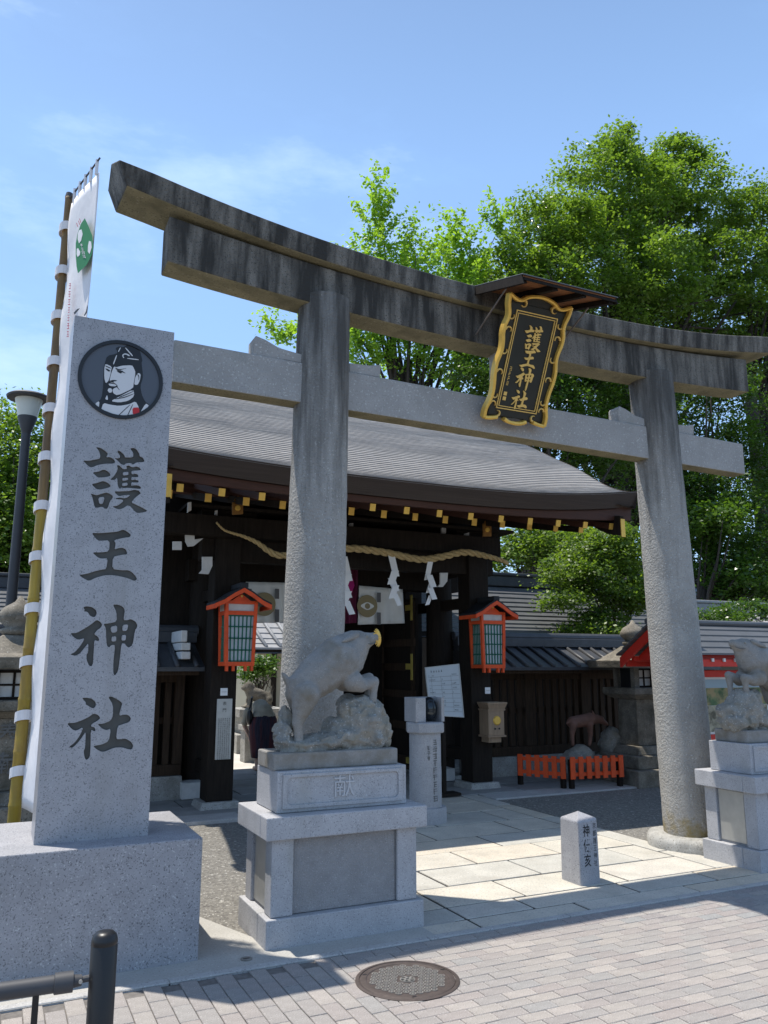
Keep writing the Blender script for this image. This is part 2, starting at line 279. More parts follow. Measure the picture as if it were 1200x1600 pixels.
def flat(loops, depth=0.0):
    """filled outline with holes -> (verts, faces) in the u,v plane, thickness along w"""
    c = bpy.data.curves.new('outline', 'CURVE'); c.dimensions = '2D'; c.fill_mode = 'BOTH'; c.extrude = depth / 2
    for lp in loops:
        sp = c.splines.new('POLY'); sp.points.add(len(lp) - 1)
        for q, (u, v) in zip(sp.points, lp): q.co = (u, v, 0, 1)
        sp.use_cyclic_u = True
    o = link(bpy.data.objects.new('outline', c)); dg = bpy.context.evaluated_depsgraph_get(); dg.update()
    me = bpy.data.meshes.new_from_object(o.evaluated_get(dg))
    b = bmesh.new(); b.from_mesh(me); bmesh.ops.remove_doubles(b, verts=b.verts, dist=1e-6); bmesh.ops.recalc_face_normals(b, faces=b.faces); b.to_mesh(me); b.free()
    vs = [tuple(v.co) for v in me.vertices]; fs = [tuple(p.vertices) for p in me.polygons]
    bpy.data.objects.remove(o); bpy.data.curves.remove(c); bpy.data.meshes.remove(me)
    return vs, fs
def text(body, size, m, axes, name='lettering', parent=None, spacing=1.05, bold=0.0, depth=0.0, label=None):
    """upright lettering from the built-in font; axes(u, v, w) -> world point; centred"""
    c = bpy.data.curves.new('t', 'FONT'); c.body = body; c.size = size; c.align_x = 'CENTER'; c.align_y = 'CENTER'; c.space_line = spacing; c.offset = bold; c.extrude = depth; c.resolution_u = 2
    o = link(bpy.data.objects.new('t', c)); dg = bpy.context.evaluated_depsgraph_get(); dg.update()
    me = bpy.data.meshes.new_from_object(o.evaluated_get(dg))
    mb = MB(); mb.add([axes(*v.co) for v in me.vertices], [tuple(p.vertices) for p in me.polygons])
    bpy.data.objects.remove(o); bpy.data.curves.remove(c); bpy.data.meshes.remove(me)
    q = mb.build(name, m, parent, fixn=depth > 0)
    if label: q['label'] = label
    return q
def scribble(mb, n, size, axes, seed=0, thick=0.0012, lines=1, gap=0.0):
    """characters too small to read in the photograph: upright columns of tiny brush strokes; v runs downwards"""
    rr = random.Random(seed)
    for ln in range(lines):
        for k in range(n):
            cu = -ln * gap; cv = k * size
            for h in range(rr.choice((2, 3, 3))):
                yv = cv - size * .32 + size * .62 * h / 2 + rr.uniform(-.04, .04) * size; a = rr.uniform(.22, .42) * size; t = size * rr.uniform(.035, .06)
                mb.prism([(cu - a, yv - t), (cu + a, yv - t * 1.4), (cu + a, yv + t * .6), (cu - a, yv + t)], 0, thick, axes)
            for h in range(rr.choice((1, 2))):
                xu = cu + rr.uniform(-.3, .3) * size; t = size * rr.uniform(.035, .06); sk = rr.uniform(-.15, .15) * size
                mb.prism([(xu - t, cv - size * .4), (xu + t, cv - size * .4), (xu + t + sk, cv + size * .4), (xu - t + sk, cv + size * .4)], thick * 1.1, thick * 1.6, axes)
def organic(segs, voxel=0.02, smooth=6, name='body', m=None, parent=None, rough=0.0, rscale=6.0, seed=0, cuts=None, rough2=0.0):
    """one continuous surface over tapered capsules (a, b, ra, rb) and ellipsoids (c, (rx,ry,rz))"""
    b = bmesh.new()
    for sg in segs:
        if len(sg) == 2:
            c, rr = sg; r = bmesh.ops.create_icosphere(b, subdivisions=3, radius=1.0)
            for v in r['verts']: v.co = Vector(c) + Vector((v.co.x * rr[0], v.co.y * rr[1], v.co.z * rr[2]))
        else:
            a, e, ra, rb = sg; a = Vector(a); e = Vector(e); n = max(2, int((e - a).length / (min(ra, rb) * 0.45)) + 1)
            for i in range(n + 1):
                t = i / n; r = bmesh.ops.create_icosphere(b, subdivisions=2, radius=ra + (rb - ra) * t, matrix=Matrix.Translation(a.lerp(e, t)))
    me = bpy.data.meshes.new('o'); b.to_mesh(me); b.free()
    o = link(bpy.data.objects.new('o', me))
    md = o.modifiers.new('r', 'REMESH'); md.mode = 'VOXEL'; md.voxel_size = voxel
    sm = o.modifiers.new('s', 'SMOOTH'); sm.factor = 0.5; sm.iterations = smooth
    dg = bpy.context.evaluated_depsgraph_get(); dg.update()
    me2 = bpy.data.meshes.new_from_object(o.evaluated_get(dg)); bpy.data.objects.remove(o); bpy.data.meshes.remove(me)
    if rough or rough2:
        off = Vector((seed * 3.7, seed * 1.3, 0))
        for v, nn in zip(me2.vertices, [v.normal.copy() for v in me2.vertices]):
            p = v.co + off
            v.co += nn * (rough * mnoise.fractal(p * rscale, 1.0, 2.0, 4) + (rough2 * (mnoise.cell(p * rscale * 1.6) - 0.5) if rough2 else 0))
    me2.materials.clear(); me2.materials.append(m); me2.polygons.foreach_set('use_smooth', [True] * len(me2.polygons)); me2.name = name
    q = link(bpy.data.objects.new(name, me2))
    if parent: q.parent = parent; q.location = -rootloc(parent)
    return q
def copy_tree(o, parent=None):
    c = o.copy(); link(c); c.parent = parent
    for ch in [x for x in bpy.data.objects if x.parent == o]: copy_tree(ch, c)
    return c

# ------------------------------------------------------------------ ground
def sheet(name, m, x0, x1, y0, y1, z, kind='structure'):
    return tag(MB().add([(x0, y0, z), (x1, y0, z), (x1, y1, z), (x0, y1, z)], [(0, 1, 2, 3)]).build(name, m, fixn=False), kind=kind)
tag(MB().add([(-600, -600, -0.03), (600, -600, -0.03), (600, 600, -0.03), (-600, 600, -0.03)], [(0, 1, 2, 3)]).build('ground', EARTH, fixn=False), kind='structure')
sheet('gravel_ground', GRAVEL, -12, 16, 4.9, 13.6, -0.012)
sheet('courtyard', YARD, -12, 16, 13.6, 40, -0.008)
# cement apron in front of the stele and left pedestal
MBc = MB().add([(-6, 4.80, 0.0), (2.95, 4.80, 0.0), (2.95, 5.12, 0.0), (1.62, 5.35, 0.0), (1.40, 5.95, 0.0), (1.15, 6.0, 0.0), (1.15, 5.2, 0.0), (-6, 5.2, 0.0)], [tuple(range(8))])
tag(MBc.build('cement_apron', CEMENT, fixn=False), kind='structure')
ap = sheet('cement_apron_right', CEMENT, 5.78, 10, 4.95, 5.9, -0.004)

# brick pavement: every brick that shows large is a piece of its own
pav = tag(MB().box(-14, 16, -6, 4.795, -0.10, -0.010).build('pavement', JOINT), kind='structure')
def brick_mesh(l, w, h=0.03):
    mb = MB(); g = 0.0022; c = 0.003
    a = l / 2 - g; b = w / 2 - g
    vs = [(sx * a, sy * b, -h) for sx, sy in ((-1, -1), (1, -1), (1, 1), (-1, 1))] + [(sx * a, sy * b, -c) for sx, sy in ((-1, -1), (1, -1), (1, 1), (-1, 1))] + [(sx * (a - c), sy * (b - c), 0) for sx, sy in ((-1, -1), (1, -1), (1, 1), (-1, 1))]
    fs = [(8, 9, 10, 11)] + [(4 + i, 4 + (i + 1) % 4, 8 + (i + 1) % 4, 8 + i) for i in range(4)] + [(i, (i + 1) % 4, 4 + (i + 1) % 4, 4 + i) for i in range(4)]
    me = bpy.data.meshes.new('brick'); me.from_pydata(vs, [], fs); me.materials.append(BRICK); return me, vs, fs
BL, BW = 0.178, 0.0885
bm_x = brick_mesh(BL, BW); bm_y = brick_mesh(0.098, 0.205); bm_h = brick_mesh(BL / 2, BW)
MHC = Vector((2.19, 4.285, 0)); MHR = 0.288
cands = []
rnd = random.Random(3)
i = 0; y = 4.795 - BW / 2
while y > -1.0:
    x = 1.93 + (0.0 if i % 2 else BL / 2)
    if not i % 2: cands.append((1.93 + BL / 4, y, bm_h))
    while x < 9.5:
        cands.append((x + BL / 2, y, bm_x)); x += BL
    y -= BW; i += 1
i = 0; x = 1.93 - 0.049
while x > -4:
    y = 4.795 - 0.1025 - (0.1025 if i % 2 else 0.0)
    while y > 0.5: cands.append((x, y, bm_y)); y -= 0.205
    x -= 0.098; i += 1
vis = []; rest = []
for cx, cy, k in cands:
    d = (Vector((cx, cy, 0)) - MHC).length
    if d < MHR - 0.125: continue
    px, py, w = proj((cx, cy, 0))
    (vis if (w > 0.3 and -20 < px < 1220 and py < 1625) else rest).append((w, cx, cy, k))
vis.sort(key=lambda t: t[0]); rest += vis[300:]; vis = vis[:300]
for w, cx, cy, k in vis:
    o = link(bpy.data.objects.new('brick', k[0])); o.parent = pav
    o.location = (cx, cy, rnd.uniform(-0.0015, 0.0015)); o.rotation_euler = (rnd.gauss(0, 0.004), rnd.gauss(0, 0.004), rnd.gauss(0, 0.006))
# the rest: joined by shade so that single bricks still differ
groups = [MB() for _ in range(1)]
BRICK2 = None
mb = groups[0]
for w, cx, cy, k in rest:
    dz = rnd.uniform(-0.0015, 0.0015); mb.add([(vx + cx, vy + cy, vz + dz) for vx, vy, vz in k[1]], k[2], rnd.randrange(6))
shades = [mat('paving_brick_%d' % q, c, 0.9, var=0.12, vscale=18, speck=((0.2, 0.18, 0.17), (0.52, 0.48, 0.45)), sscale=140, bump=0.25, bscale=120, dark=(0.24, 0.215, 0.20), dlo=0.56, dhi=0.85, dscale=1.7) for q, c in enumerate(((0.275, 0.250, 0.236), (0.295, 0.280, 0.262), (0.305, 0.270, 0.250), (0.345, 0.315, 0.284), (0.28, 0.276, 0.264), (0.315, 0.284, 0.262)))]
o = mb.build('brick_field', shades, pav, fixn=False); o['kind'] = 'stuff'
# kerb stones between pavement and shrine ground
kerb = tag(MB().box(-14, 16, 4.80, 4.868, -0.10, -0.012).build('kerb', PJOINT), kind='structure')
def slab(parent, m, x0, x1, y0, y1, z=0.0, g=0.0105, name='slab', tilt=0.003, th=0.05):
    mb = MB(); mb.box(x0 + g, x1 - g, y0 + g, y1 - g, z - th, z); o = mb.build(name, m, parent, bevel=0.006)
    o.rotation_euler = (0, 0, 0); return o
x = -4.0; k = 0
for x in (-4.0, -2.6, -1.3, -0.1, 1.0, 2.02, 2.62, 3.72, 4.72, 5.42, 6.4, 7.6): 
    nx = {-4.0: -2.6, -2.6: -1.3, -1.3: -0.1, -0.1: 1.0, 1.0: 2.02, 2.02: 2.62, 2.62: 3.72, 3.72: 4.72, 4.72: 5.42, 5.42: 6.4, 6.4: 7.6, 7.6: 9.2}[x]
    slab(kerb, KERB, x, nx, 4.80, 4.868, 0.006, 0.003, 'kerb_stone')
# stone path through the torii
path = tag(MB().box(2.66, 5.98, 4.872, 9.6, -0.10, -0.006).build('path', PJOINT), kind='structure')
rnd = random.Random(11)
rows = [4.872, 5.07, 5.36, 5.84, 6.36, 6.86, 7.36, 7.95, 8.55, 9.15, 9.6]
offs = [[2.68, 3.05, 3.95, 5.02, 5.97], [2.68, 3.05, 3.62, 4.60, 5.42, 5.97], [3.05, 3.75, 4.75, 5.72], [3.05, 3.35, 4.25, 5.35, 5.72], [3.05, 3.95, 4.85, 5.72], [3.05, 3.45, 4.55, 5.72],
        [3.05, 4.1, 5.15, 5.72], [3.05, 3.55, 4.45, 5.35, 5.72], [3.05, 3.95, 4.95, 5.72], [3.05, 3.6, 4.7, 5.72]]
for r in range(len(rows) - 1):
    e = offs[r]
    for a, b in zip(e[:-1], e[1:]):
        slab(path, SLAB, a, b, rows[r], rows[r + 1], rnd.uniform(-0.002, 0.003))
for xx0, xx1, ys in ((2.68, 3.05, (5.36, 6.2, 7.1, 8.0, 9.0, 9.6)), (5.72, 5.97, (5.36, 6.05, 7.0, 7.9, 8.8, 9.6))):
    for a, b in zip(ys[:-1], ys[1:]): slab(path, SLAB, xx0, xx1, a, b, rnd.uniform(-0.002, 0.003))
# gate floor
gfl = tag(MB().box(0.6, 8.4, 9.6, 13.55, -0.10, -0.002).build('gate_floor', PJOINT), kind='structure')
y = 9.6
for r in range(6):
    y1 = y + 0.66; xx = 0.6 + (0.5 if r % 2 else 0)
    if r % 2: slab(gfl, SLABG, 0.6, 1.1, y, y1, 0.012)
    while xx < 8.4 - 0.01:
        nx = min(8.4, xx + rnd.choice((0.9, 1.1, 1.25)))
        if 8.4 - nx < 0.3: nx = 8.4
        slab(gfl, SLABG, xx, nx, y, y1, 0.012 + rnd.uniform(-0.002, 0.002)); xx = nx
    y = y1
stp = tag(MB().box(5.99, 8.4, 9.18, 9.59, -0.05, 0.01).build('stone_edging', KERB, bevel=0.01), kind='structure')
tag(MB().box(-0.2, 2.66, 9.2, 9.59, -0.05, 0.03).build('stone_step', KERB, bevel=0.01), kind='structure')

# manhole
mh = thing('manhole_cover', 'round cast iron manhole cover set in the brick pavement', 'manhole cover', MHC)
MB().lathe([(MHR, -0.03), (MHR, 0.0035), (MHR - 0.006, 0.006), (MHR - 0.020, 0.006), (MHR - 0.022, 0.001)], MHC, 64).build('frame_ring', IRON, mh, smooth=True, sharp=30)
MB().lathe([(MHR - 0.025, -0.02), (MHR - 0.025, 0.004), (MHR - 0.030, 0.0065), (MHR - 0.058, 0.0065), (MHR - 0.062, 0.0025), (0.001, 0.0025)], MHC, 64).build('lid', IRON, mh, smooth=True, sharp=30)
mb = MB(); p = 0.043
for r in range(-6, 7):
    for c in range(-6, 7):
        u = c * p + (p / 2 if r % 2 else 0); v = r * p * 0.866; d = math.hypot(u, v)
        if d > MHR - 0.085 or d < 0.050: continue
        cc = MHC + Vector((u, v, 0.0026))
        ro, ri = 0.0190, 0.0130; n = 12; vs = []
        for (rr, z) in ((ro, 0), (ro, 0.0035), (ri, 0.0035), (ri, 0)):
            vs += [(cc.x + rr * (1 + 0.10 * math.cos(6 * 2 * math.pi * k / n)) * math.cos(2 * math.pi * k / n), cc.y + rr * math.sin(2 * math.pi * k / n), cc.z + z) for k in range(n)]
        mb.add(vs, [(j * n + k, j * n + (k + 1) % n, (j + 1) * n + (k + 1) % n, (j + 1) * n + k) for j in range(3) for k in range(n)])
        mb.lathe([(0.006, 0), (0.006, 0.003), (0.004, 0.004)], cc, 6)
mb.build('raised_pattern', IRONL, mh)
mb = MB(); mb.lathe([(0.043, 0.0026), (0.043, 0.006), (0.038, 0.006), (0.038, 0.0026)], MHC, 32)
for k in range(6):
    a = k * math.pi / 3; mb.bar(MHC + Vector((0.010 * math.cos(a), 0.010 * math.sin(a), 0.005)), MHC + Vector((0.036 * math.cos(a + .5), 0.036 * math.sin(a + .5), 0.005)), 0.012, 0.004)
mb.build('centre_emblem', IRONL, mh)
mb = MB()
for a in (2.45, 0.15, -1.9): mb.box(MHC.x + 0.245 * math.cos(a) - 0.012, MHC.x + 0.245 * math.cos(a) + 0.012, MHC.y + 0.245 * math.sin(a) - 0.005, MHC.y + 0.245 * math.sin(a) + 0.005, 0.0066, 0.0075)
mb.build('key_slot', BLACKM, mh)
cc = gp(385, 1499)
dk = thing('drain_cap', 'small round drain cap in the cement apron', 'drain cap', cc)
MB().lathe([(0.035, 0.0), (0.035, 0.006), (0.030, 0.007), (0.026, 0.005), (0.001, 0.005)], cc, 24).build('cap', IRONL, dk)
MB().bar(cc + Vector((-0.018, 0, 0.0065)), cc + Vector((0.018, 0, 0.0065)), 0.008, 0.003).build('grip', IRON, dk)
# ------------------------------------------------------------------ inscribed stele
GLYPH = {   # outlines of the four carved characters, (crop origin), loops in tenths of a photo pixel
 'go': ((125, 690), [[[(245,85),(320,95),(390,140),(440,185),(410,245),(470,240),(530,275),(555,320),(520,345),(400,345),(290,362),(190,402),(155,400),(110,365),(45,293),(130,300),(230,280),(310,265),(318,220),(295,140)]],
   [[(190,482),(290,468),(370,432),(440,465),(485,520),(450,548),(300,565),(265,550)]],
   [[(175,662),(270,645),(360,612),(440,645),(485,690),(450,720),(310,752),(255,742)]],
   [[(165,810),(215,825),(265,838),(380,800),(430,798),(490,825),(522,865),(470,930),(430,1050),(380,1048),(355,1020),(300,1025),(285,1035),(230,1030),(205,920),(190,860)],[(285,875),(385,860),(360,970),(305,975)]],
   [[(540,255),(585,262),(625,250),(625,220),(580,155),(600,140),(640,155),(700,215),(700,248),(830,245),(835,180),(780,105),(840,95),(890,125),(930,190),(935,230),(985,250),(1010,300),(990,322),(880,325),(830,362),(795,335),(720,340),(690,368),(640,352),(590,300)]],
   [[(575,366),(620,371),(675,432),(735,425),(722,378),(765,370),(815,402),(880,388),(930,402),(958,440),(920,450),(800,458),(812,512),(865,500),(905,515),(918,552),(850,558),(805,552),(803,602),(860,592),(910,605),(922,635),(860,640),(803,635),(800,690),(870,680),(930,690),(960,720),(940,740),(850,732),(740,722),(670,728),(645,715),(635,738),(610,730),(590,690),(580,560),(545,600),(465,598),(530,540),(575,470),(590,420)],
    [(670,480),(755,470),(755,520),(675,530)],[(662,570),(750,565),(750,600),(667,612)],[(657,650),(745,640),(740,685),(662,695)]],
   [[(535,775),(610,778),(780,770),(850,750),(920,765),(955,810),(920,830),(860,880),(800,950),(890,990),(990,1040),(1055,1080),(1020,1100),(910,1118),(870,1105),(760,985),(660,1050),(590,1060),(500,1012),(590,1000),(680,930),(660,905),(570,900),(550,885),(620,872),(690,885),(745,870),(785,832),(690,838),(610,855),(565,820)]]]),
 'o': ((110, 820), [[[(330,125),(450,130),(620,118),(740,105),(825,72),(890,105),(950,155),(925,195),(850,200),(680,238),(710,290),(692,385),(750,362),(820,358),(870,385),(895,460),(800,470),(665,500),(655,690),(800,710),(910,708),(970,745),(1020,800),(1045,850),(1000,880),(900,835),(760,800),(640,785),(530,790),(400,825),(290,880),(210,840),(130,785),(270,762),(380,725),(500,698),(560,690),(585,520),(480,530),(420,505),(340,430),(480,430),(605,415),(615,240),(450,252),(400,220)]]]),
 'jin': ((105, 940), [[[(250,85),(310,72),(390,85),(450,130),(465,180),(440,238),(400,242),(350,215),(320,160),(255,152),(275,135)]],
   [[(45,492),(150,490),(300,405),(400,335),(460,285),(520,315),(550,365),(525,410),(470,445),(420,510),(480,545),(500,590),(490,620),(425,600),(420,700),(405,960),(385,1010),(345,1005),(305,920),(300,830),(328,790),(330,650),(290,700),(200,810),(130,850),(45,825),(120,790),(200,700),(280,570),(170,598),(110,565)]],
   [[(565,345),(660,340),(775,310),(770,160),(710,45),(800,48),(865,75),(905,130),(880,290),(945,290),(990,270),(1070,310),(1105,380),(1060,450),(1025,680),(960,722),(920,690),(900,655),(848,655),(820,930),(795,1090),(745,1160),(720,1120),(720,950),(750,680),(695,675),(655,718),(620,690),(608,560),(605,420)],
    [(675,395),(780,370),(780,475),(695,490)],[(695,550),(765,540),(765,620),(695,625)],[(868,365),(955,355),(935,455),(862,460)],[(855,525),(920,520),(915,605),(850,610)]]]),
 'ja': ((95, 1080), [[[(330,105),(400,100),(490,118),(550,175),(545,245),(500,272),(430,230),(385,205),(395,180)]],
   [[(90,500),(220,495),(340,450),(440,400),(510,348),(580,368),(620,415),(590,455),(490,510),(470,550),(525,565),(548,605),(530,632),(470,600),(465,900),(455,1030),(405,1080),(375,1050),(355,940),(380,880),(390,650),(375,655),(300,770),(190,885),(120,878),(220,800),(300,690),(355,560),(240,620),(180,600)]],
   [[(740,90),(790,80),(890,130),(965,185),(940,270),(910,385),(1000,362),(1070,380),(1100,430),(1070,485),(960,520),(890,545),(862,750),(950,750),(1010,738),(1100,790),(1135,850),(1115,910),(1060,910),(960,878),(840,882),(690,945),(640,950),(560,910),(500,855),(640,835),(750,780),(785,585),(710,612),(640,580),(570,510),(660,510),(780,460),(815,380),(815,210)]]]),
}
SY = 5.30; SX0, SX1 = 0.286, 0.930; SZ0, SZ1 = 0.68, 3.955
stele = thing('stone_stele', 'tall pale granite stele with four carved characters and a round portrait emblem', 'stele', (0.6, 5.45, 0))
bx('base', GRAN_B, stele, -0.55, 1.218, 5.085, 6.10, -0.02, 0.68, 0.008)
shaft = bx('shaft', [GRAN, INK], stele, SX0, SX1, SY, SY + 0.36, SZ0, SZ1, 0.0)
CHUV = {}
cut = MB()
for key, (org, parts) in GLYPH.items():
    lp_all = []; inl = MB()
    for loops in parts:
        lp = []
        for l in loops:
            q = []
            for (a, b) in l:
                p = at(org[0] + a / 10, org[1] + b / 10, SY); q.append((p.x, p.z))
            lp.append(chaikin(q))
        lp_all.append(lp)
        v, f = flat(lp, 0.024); cut.add([(a, SY - c, b) for a, b, c in v], f)
        v, f = flat(lp, 0.0); inl.add([(a, SY + 0.0112, b) for a, b, c in v], f)
    CHUV[key] = lp_all
    o = inl.build('carved_character', INK, stele)
cutter = cut.build('cutter', INK)
md = shaft.modifiers.new('carve', 'BOOLEAN'); md.operation = 'DIFFERENCE'; md.object = cutter; md.solver = 'EXACT'; md.use_self = True
dg = bpy.context.evaluated_depsgraph_get(); dg.update()
cutter.parent = None
shaft_loc = shaft.location.copy(); 
me = bpy.data.meshes.new_from_object(shaft.evaluated_get(dg)); shaft.modifiers.clear(); shaft.data = me
me.materials.clear(); me.materials.append(GRAN)
bv = shaft.modifiers.new('bevel', 'BEVEL'); bv.width = 0.003; bv.segments = 2; bv.limit_method = 'ANGLE'; bv.angle_limit = R(60)
bpy.data.objects.remove(cutter)
# portrait emblem, layered like the real inlay
def emb(u, v): p = at(125 + u / 9.23, 515 + v / 9.23, SY); return (p.x, p.z)
em = MB(); ec = emb(592, 722); er = (emb(1140, 722)[0] - emb(42, 722)[0]) / 2
ez = (emb(590, 95)[1] - emb(590, 1350)[1]) / 2; er = (er + ez) / 2
def ell(r, n=64): return [(ec[0] + r * math.cos(2 * math.pi * k / n), ec[1] + r * math.sin(2 * math.pi * k / n)) for k in range(n)]
def layer(name, m, loops_list, w0, w1, smooth_it=1, clip=None):
    mb = MB()
    for loops in loops_list:
        lp = [chaikin([emb(*p) for p in l], smooth_it) for l in loops]
        if clip:
            lp = [[(ec[0] + (u - ec[0]) * min(1, clip / max(1e-6, math.hypot(u - ec[0], v - ec[1]))), ec[1] + (v - ec[1]) * min(1, clip / max(1e-6, math.hypot(u - ec[0], v - ec[1])))) for u, v in l] for l in lp]
        v, f = flat(lp, w1 - w0); mb.add([(a, SY - (w0 + w1) / 2 - c, b) for a, b, c in v], f)
    return mb.build(name, m, emroot)
emroot = MB().prism(ell(er * 0.93), 0.0005, 0.0025, XZ(SY)).build('emblem', SLATE, stele)
v, f = flat([ell(er), ell(er * 0.915)], 0.012); MB().add([(a, SY - 0.006 - c, b) for a, b, c in v], f).build('ring', BLACKM, emroot)
cl = er * 0.92
layer('silhouette', BLACKM, [[[(510,270),(560,245),(630,260),(700,180),(830,245),(870,330),(900,450),(885,480),(905,640),(905,700),(868,820),(890,940),(940,1045),(1010,1090),(930,1230),(860,1290),(640,1318),(400,1260),(215,1070),(310,1000),(335,800),(340,560),(352,500),(390,380),(530,350),(540,320)]]], 0.0027, 0.0040, clip=cl)
layer('face_and_robe', EMBW, [
 [[(490,535),(520,548),(600,524),(750,517),(775,560),(800,620),(772,780),(765,850),(540,955),(475,920),(468,860),(550,825),(515,780),(440,765),(425,740),(448,640),(465,590)]],
 [[(365,495),(460,540),(445,600),(438,650),(412,740),(370,780),(348,700),(350,560)]],
 [[(405,782),(470,785),(530,802),(510,822),(430,818)]], [[(395,880),(410,850),(445,848),(465,875),(455,910),(420,915)]],
 [[(440,1035),(560,972),(770,862),(782,960),(700,1030),(560,1055)]], [[(390,940),(405,1020),(360,1005)]],
 [[(800,680),(840,625),(875,650),(860,740),(830,800),(780,800),(790,720)]],
 [[(335,1060),(430,1085),(560,1105),(710,1080),(800,1035),(850,1130),(825,1275),(650,1305),(500,1280),(300,1170)]],
 [[(212,1072),(280,1030),(270,1140)]], [[(940,1065),(1000,1100),(920,1200),(870,1235)]],
 [[(578,262),(590,262),(558,325),(545,322)]], [[(645,265),(662,265),(765,380),(750,388)]], [[(680,412),(845,432),(845,445),(680,424)]], [[(520,372),(535,374),(488,505),(472,502)]],
 [[(605,370),(640,345),(690,355),(720,380),(705,388),(670,365),(635,362),(620,385),(640,412),(620,412)]]], 0.0042, 0.0054, clip=cl * 0.985)
for _l in [
 [[(508,552),(560,578),(690,558),(560,592),(515,578)]], [[(520,590),(600,592),(665,640),(605,618),(590,640),(550,622)]], [[(360,560),(400,572),(442,600),(412,612),(380,588)]], [[(365,520),(450,560),(440,568),(365,535)]],
 [[(715,1085),(726,1088),(512,1288),(500,1284)]], [[(755,1080),(765,1082),(662,1302),(650,1302)]],
 [[(425,742),(480,728),(540,738),(505,752),(480,748),(495,772),(440,760)]], [[(530,800),(545,840),(575,880),(560,870),(525,830)]],
 [[(560,975),(700,920),(775,885),(775,893),(700,932),(560,990)]], [[(500,1000),(640,975),(775,925),(775,933),(640,990),(500,1010)]], [[(820,650),(845,655),(855,700),(835,740),(845,700),(835,668)]]]: layer('ink_line', BLACKM, [_l], 0.0056, 0.0066)
layer('red_seal', SEAL, [[[(752,1130),(850,1125),(858,1230),(760,1234)]]], 0.0056, 0.0070)

# ------------------------------------------------------------------ boar pedestals
def pedestal(label, grp, X0, sgn):
    """X0 = outer face nearest the street's left for the left one; sgn = -1 mirrors"""
    f = (lambda x: x) if sgn > 0 else (lambda x: MIRX - x)
    def b(name, m, x0, x1, y0, y1, z0, z1, bevel=0.006, par=None):
        a, c = f(x0), f(x1); return bx(name, m, par or t, min(a, c), max(a, c), y0, y1, z0, z1, bevel)
    t = thing('boar_pedestal', label, 'pedestal', (f(2.155), 5.37, 0), grp)
    # plinth of separate blocks
    b('plinth_block', GRAN_P, 1.62, 2.712, 5.06, 5.24, -0.02, 0.168); b('plinth_block', GRAN_P, 1.62, 1.80, 5.242, 5.68, -0.02, 0.168); b('plinth_block', GRAN_P, 2.532, 2.712, 5.242, 5.68, -0.02, 0.168)
    b('core', GRAN_R, 1.68, 2.65, 5.15, 5.62, -0.01, 0.62, 0.0)
    for xa, xb in ((1.655, 1.80), (2.53, 2.675)):
        b('corner_pillar', GRAN_P, xa, xb, 5.09, 5.22, 0.17, 0.628); b('corner_pillar', GRAN_P, xa, xb, 5.52, 5.65, 0.17, 0.628)
    b('front_panel', GRAN_R, 1.805, 2.525, 5.115, 5.15, 0.172, 0.626, 0.004)
    for xa, xb in ((1.672, 1.68), (2.65, 2.658)): b('side_plaque', STEEL, xa, xb, 5.235, 5.505, 0.19, 0.615, 0.002)
    b('cap_block', GRAN_P, 1.60, 2.730, 5.035, 5.17, 0.63, 0.768, 0.007); b('cap_block', GRAN_P, 1.60, 2.730, 5.172, 5.70, 0.63, 0.768, 0.007)
    # upper block with a sunk frame on the street side
    up = b('upper_block', GRAN_P, 1.70, 2.630, 5.15, 5.60, 0.77, 1.026, 0.006)
    x0, x1 = sorted((f(1.735), f(2.595)))
    def rr(a, c, z0, z1, r=0.03, n=4):
        q = []
        for (cx, cz, s) in ((c - r, z1 - r, 0), (a + r, z1 - r, 1), (a + r, z0 + r, 2), (c - r, z0 + r, 3)):
            q += [(cx + r * math.cos((s + k / n) * math.pi / 2), cz + r * math.sin((s + k / n) * math.pi / 2)) for k in range(n + 1)]
        return q
    lp = [[(x0, 0.795), (x1, 0.795), (x1, 1.008), (x0, 1.008)], rr(x0 + 0.03, x1 - 0.03, 0.818, 0.988)]
    v, fc = flat(lp, 0.014); MB().add([(a, 5.143 - c, bb) for a, bb, c in v], fc).build('panel_frame', GRAN_P, up, bevel=0.002)
    return t, f
MIRX = 5.905 + 2.712
p1, _ = pedestal('granite pedestal under the closed mouthed boar, left of the path', 'boar pedestals flanking the path', 1.6, 1)
CHM = mat('relief_character', (0.47, 0.47, 0.475), 0.75, var=0.1)
text('献', 0.15, CHM, lambda u, v, w: (2.165 + u * 1.05, 5.1465 - w, 0.905 + v), 'relief_character', [c for c in p1.children if c.name.startswith('upper_block')][0], bold=0.0, depth=0.004)
p2, _ = pedestal('granite pedestal under the open mouthed boar at the right edge', 'boar pedestals flanking the path', 1.6, -1)

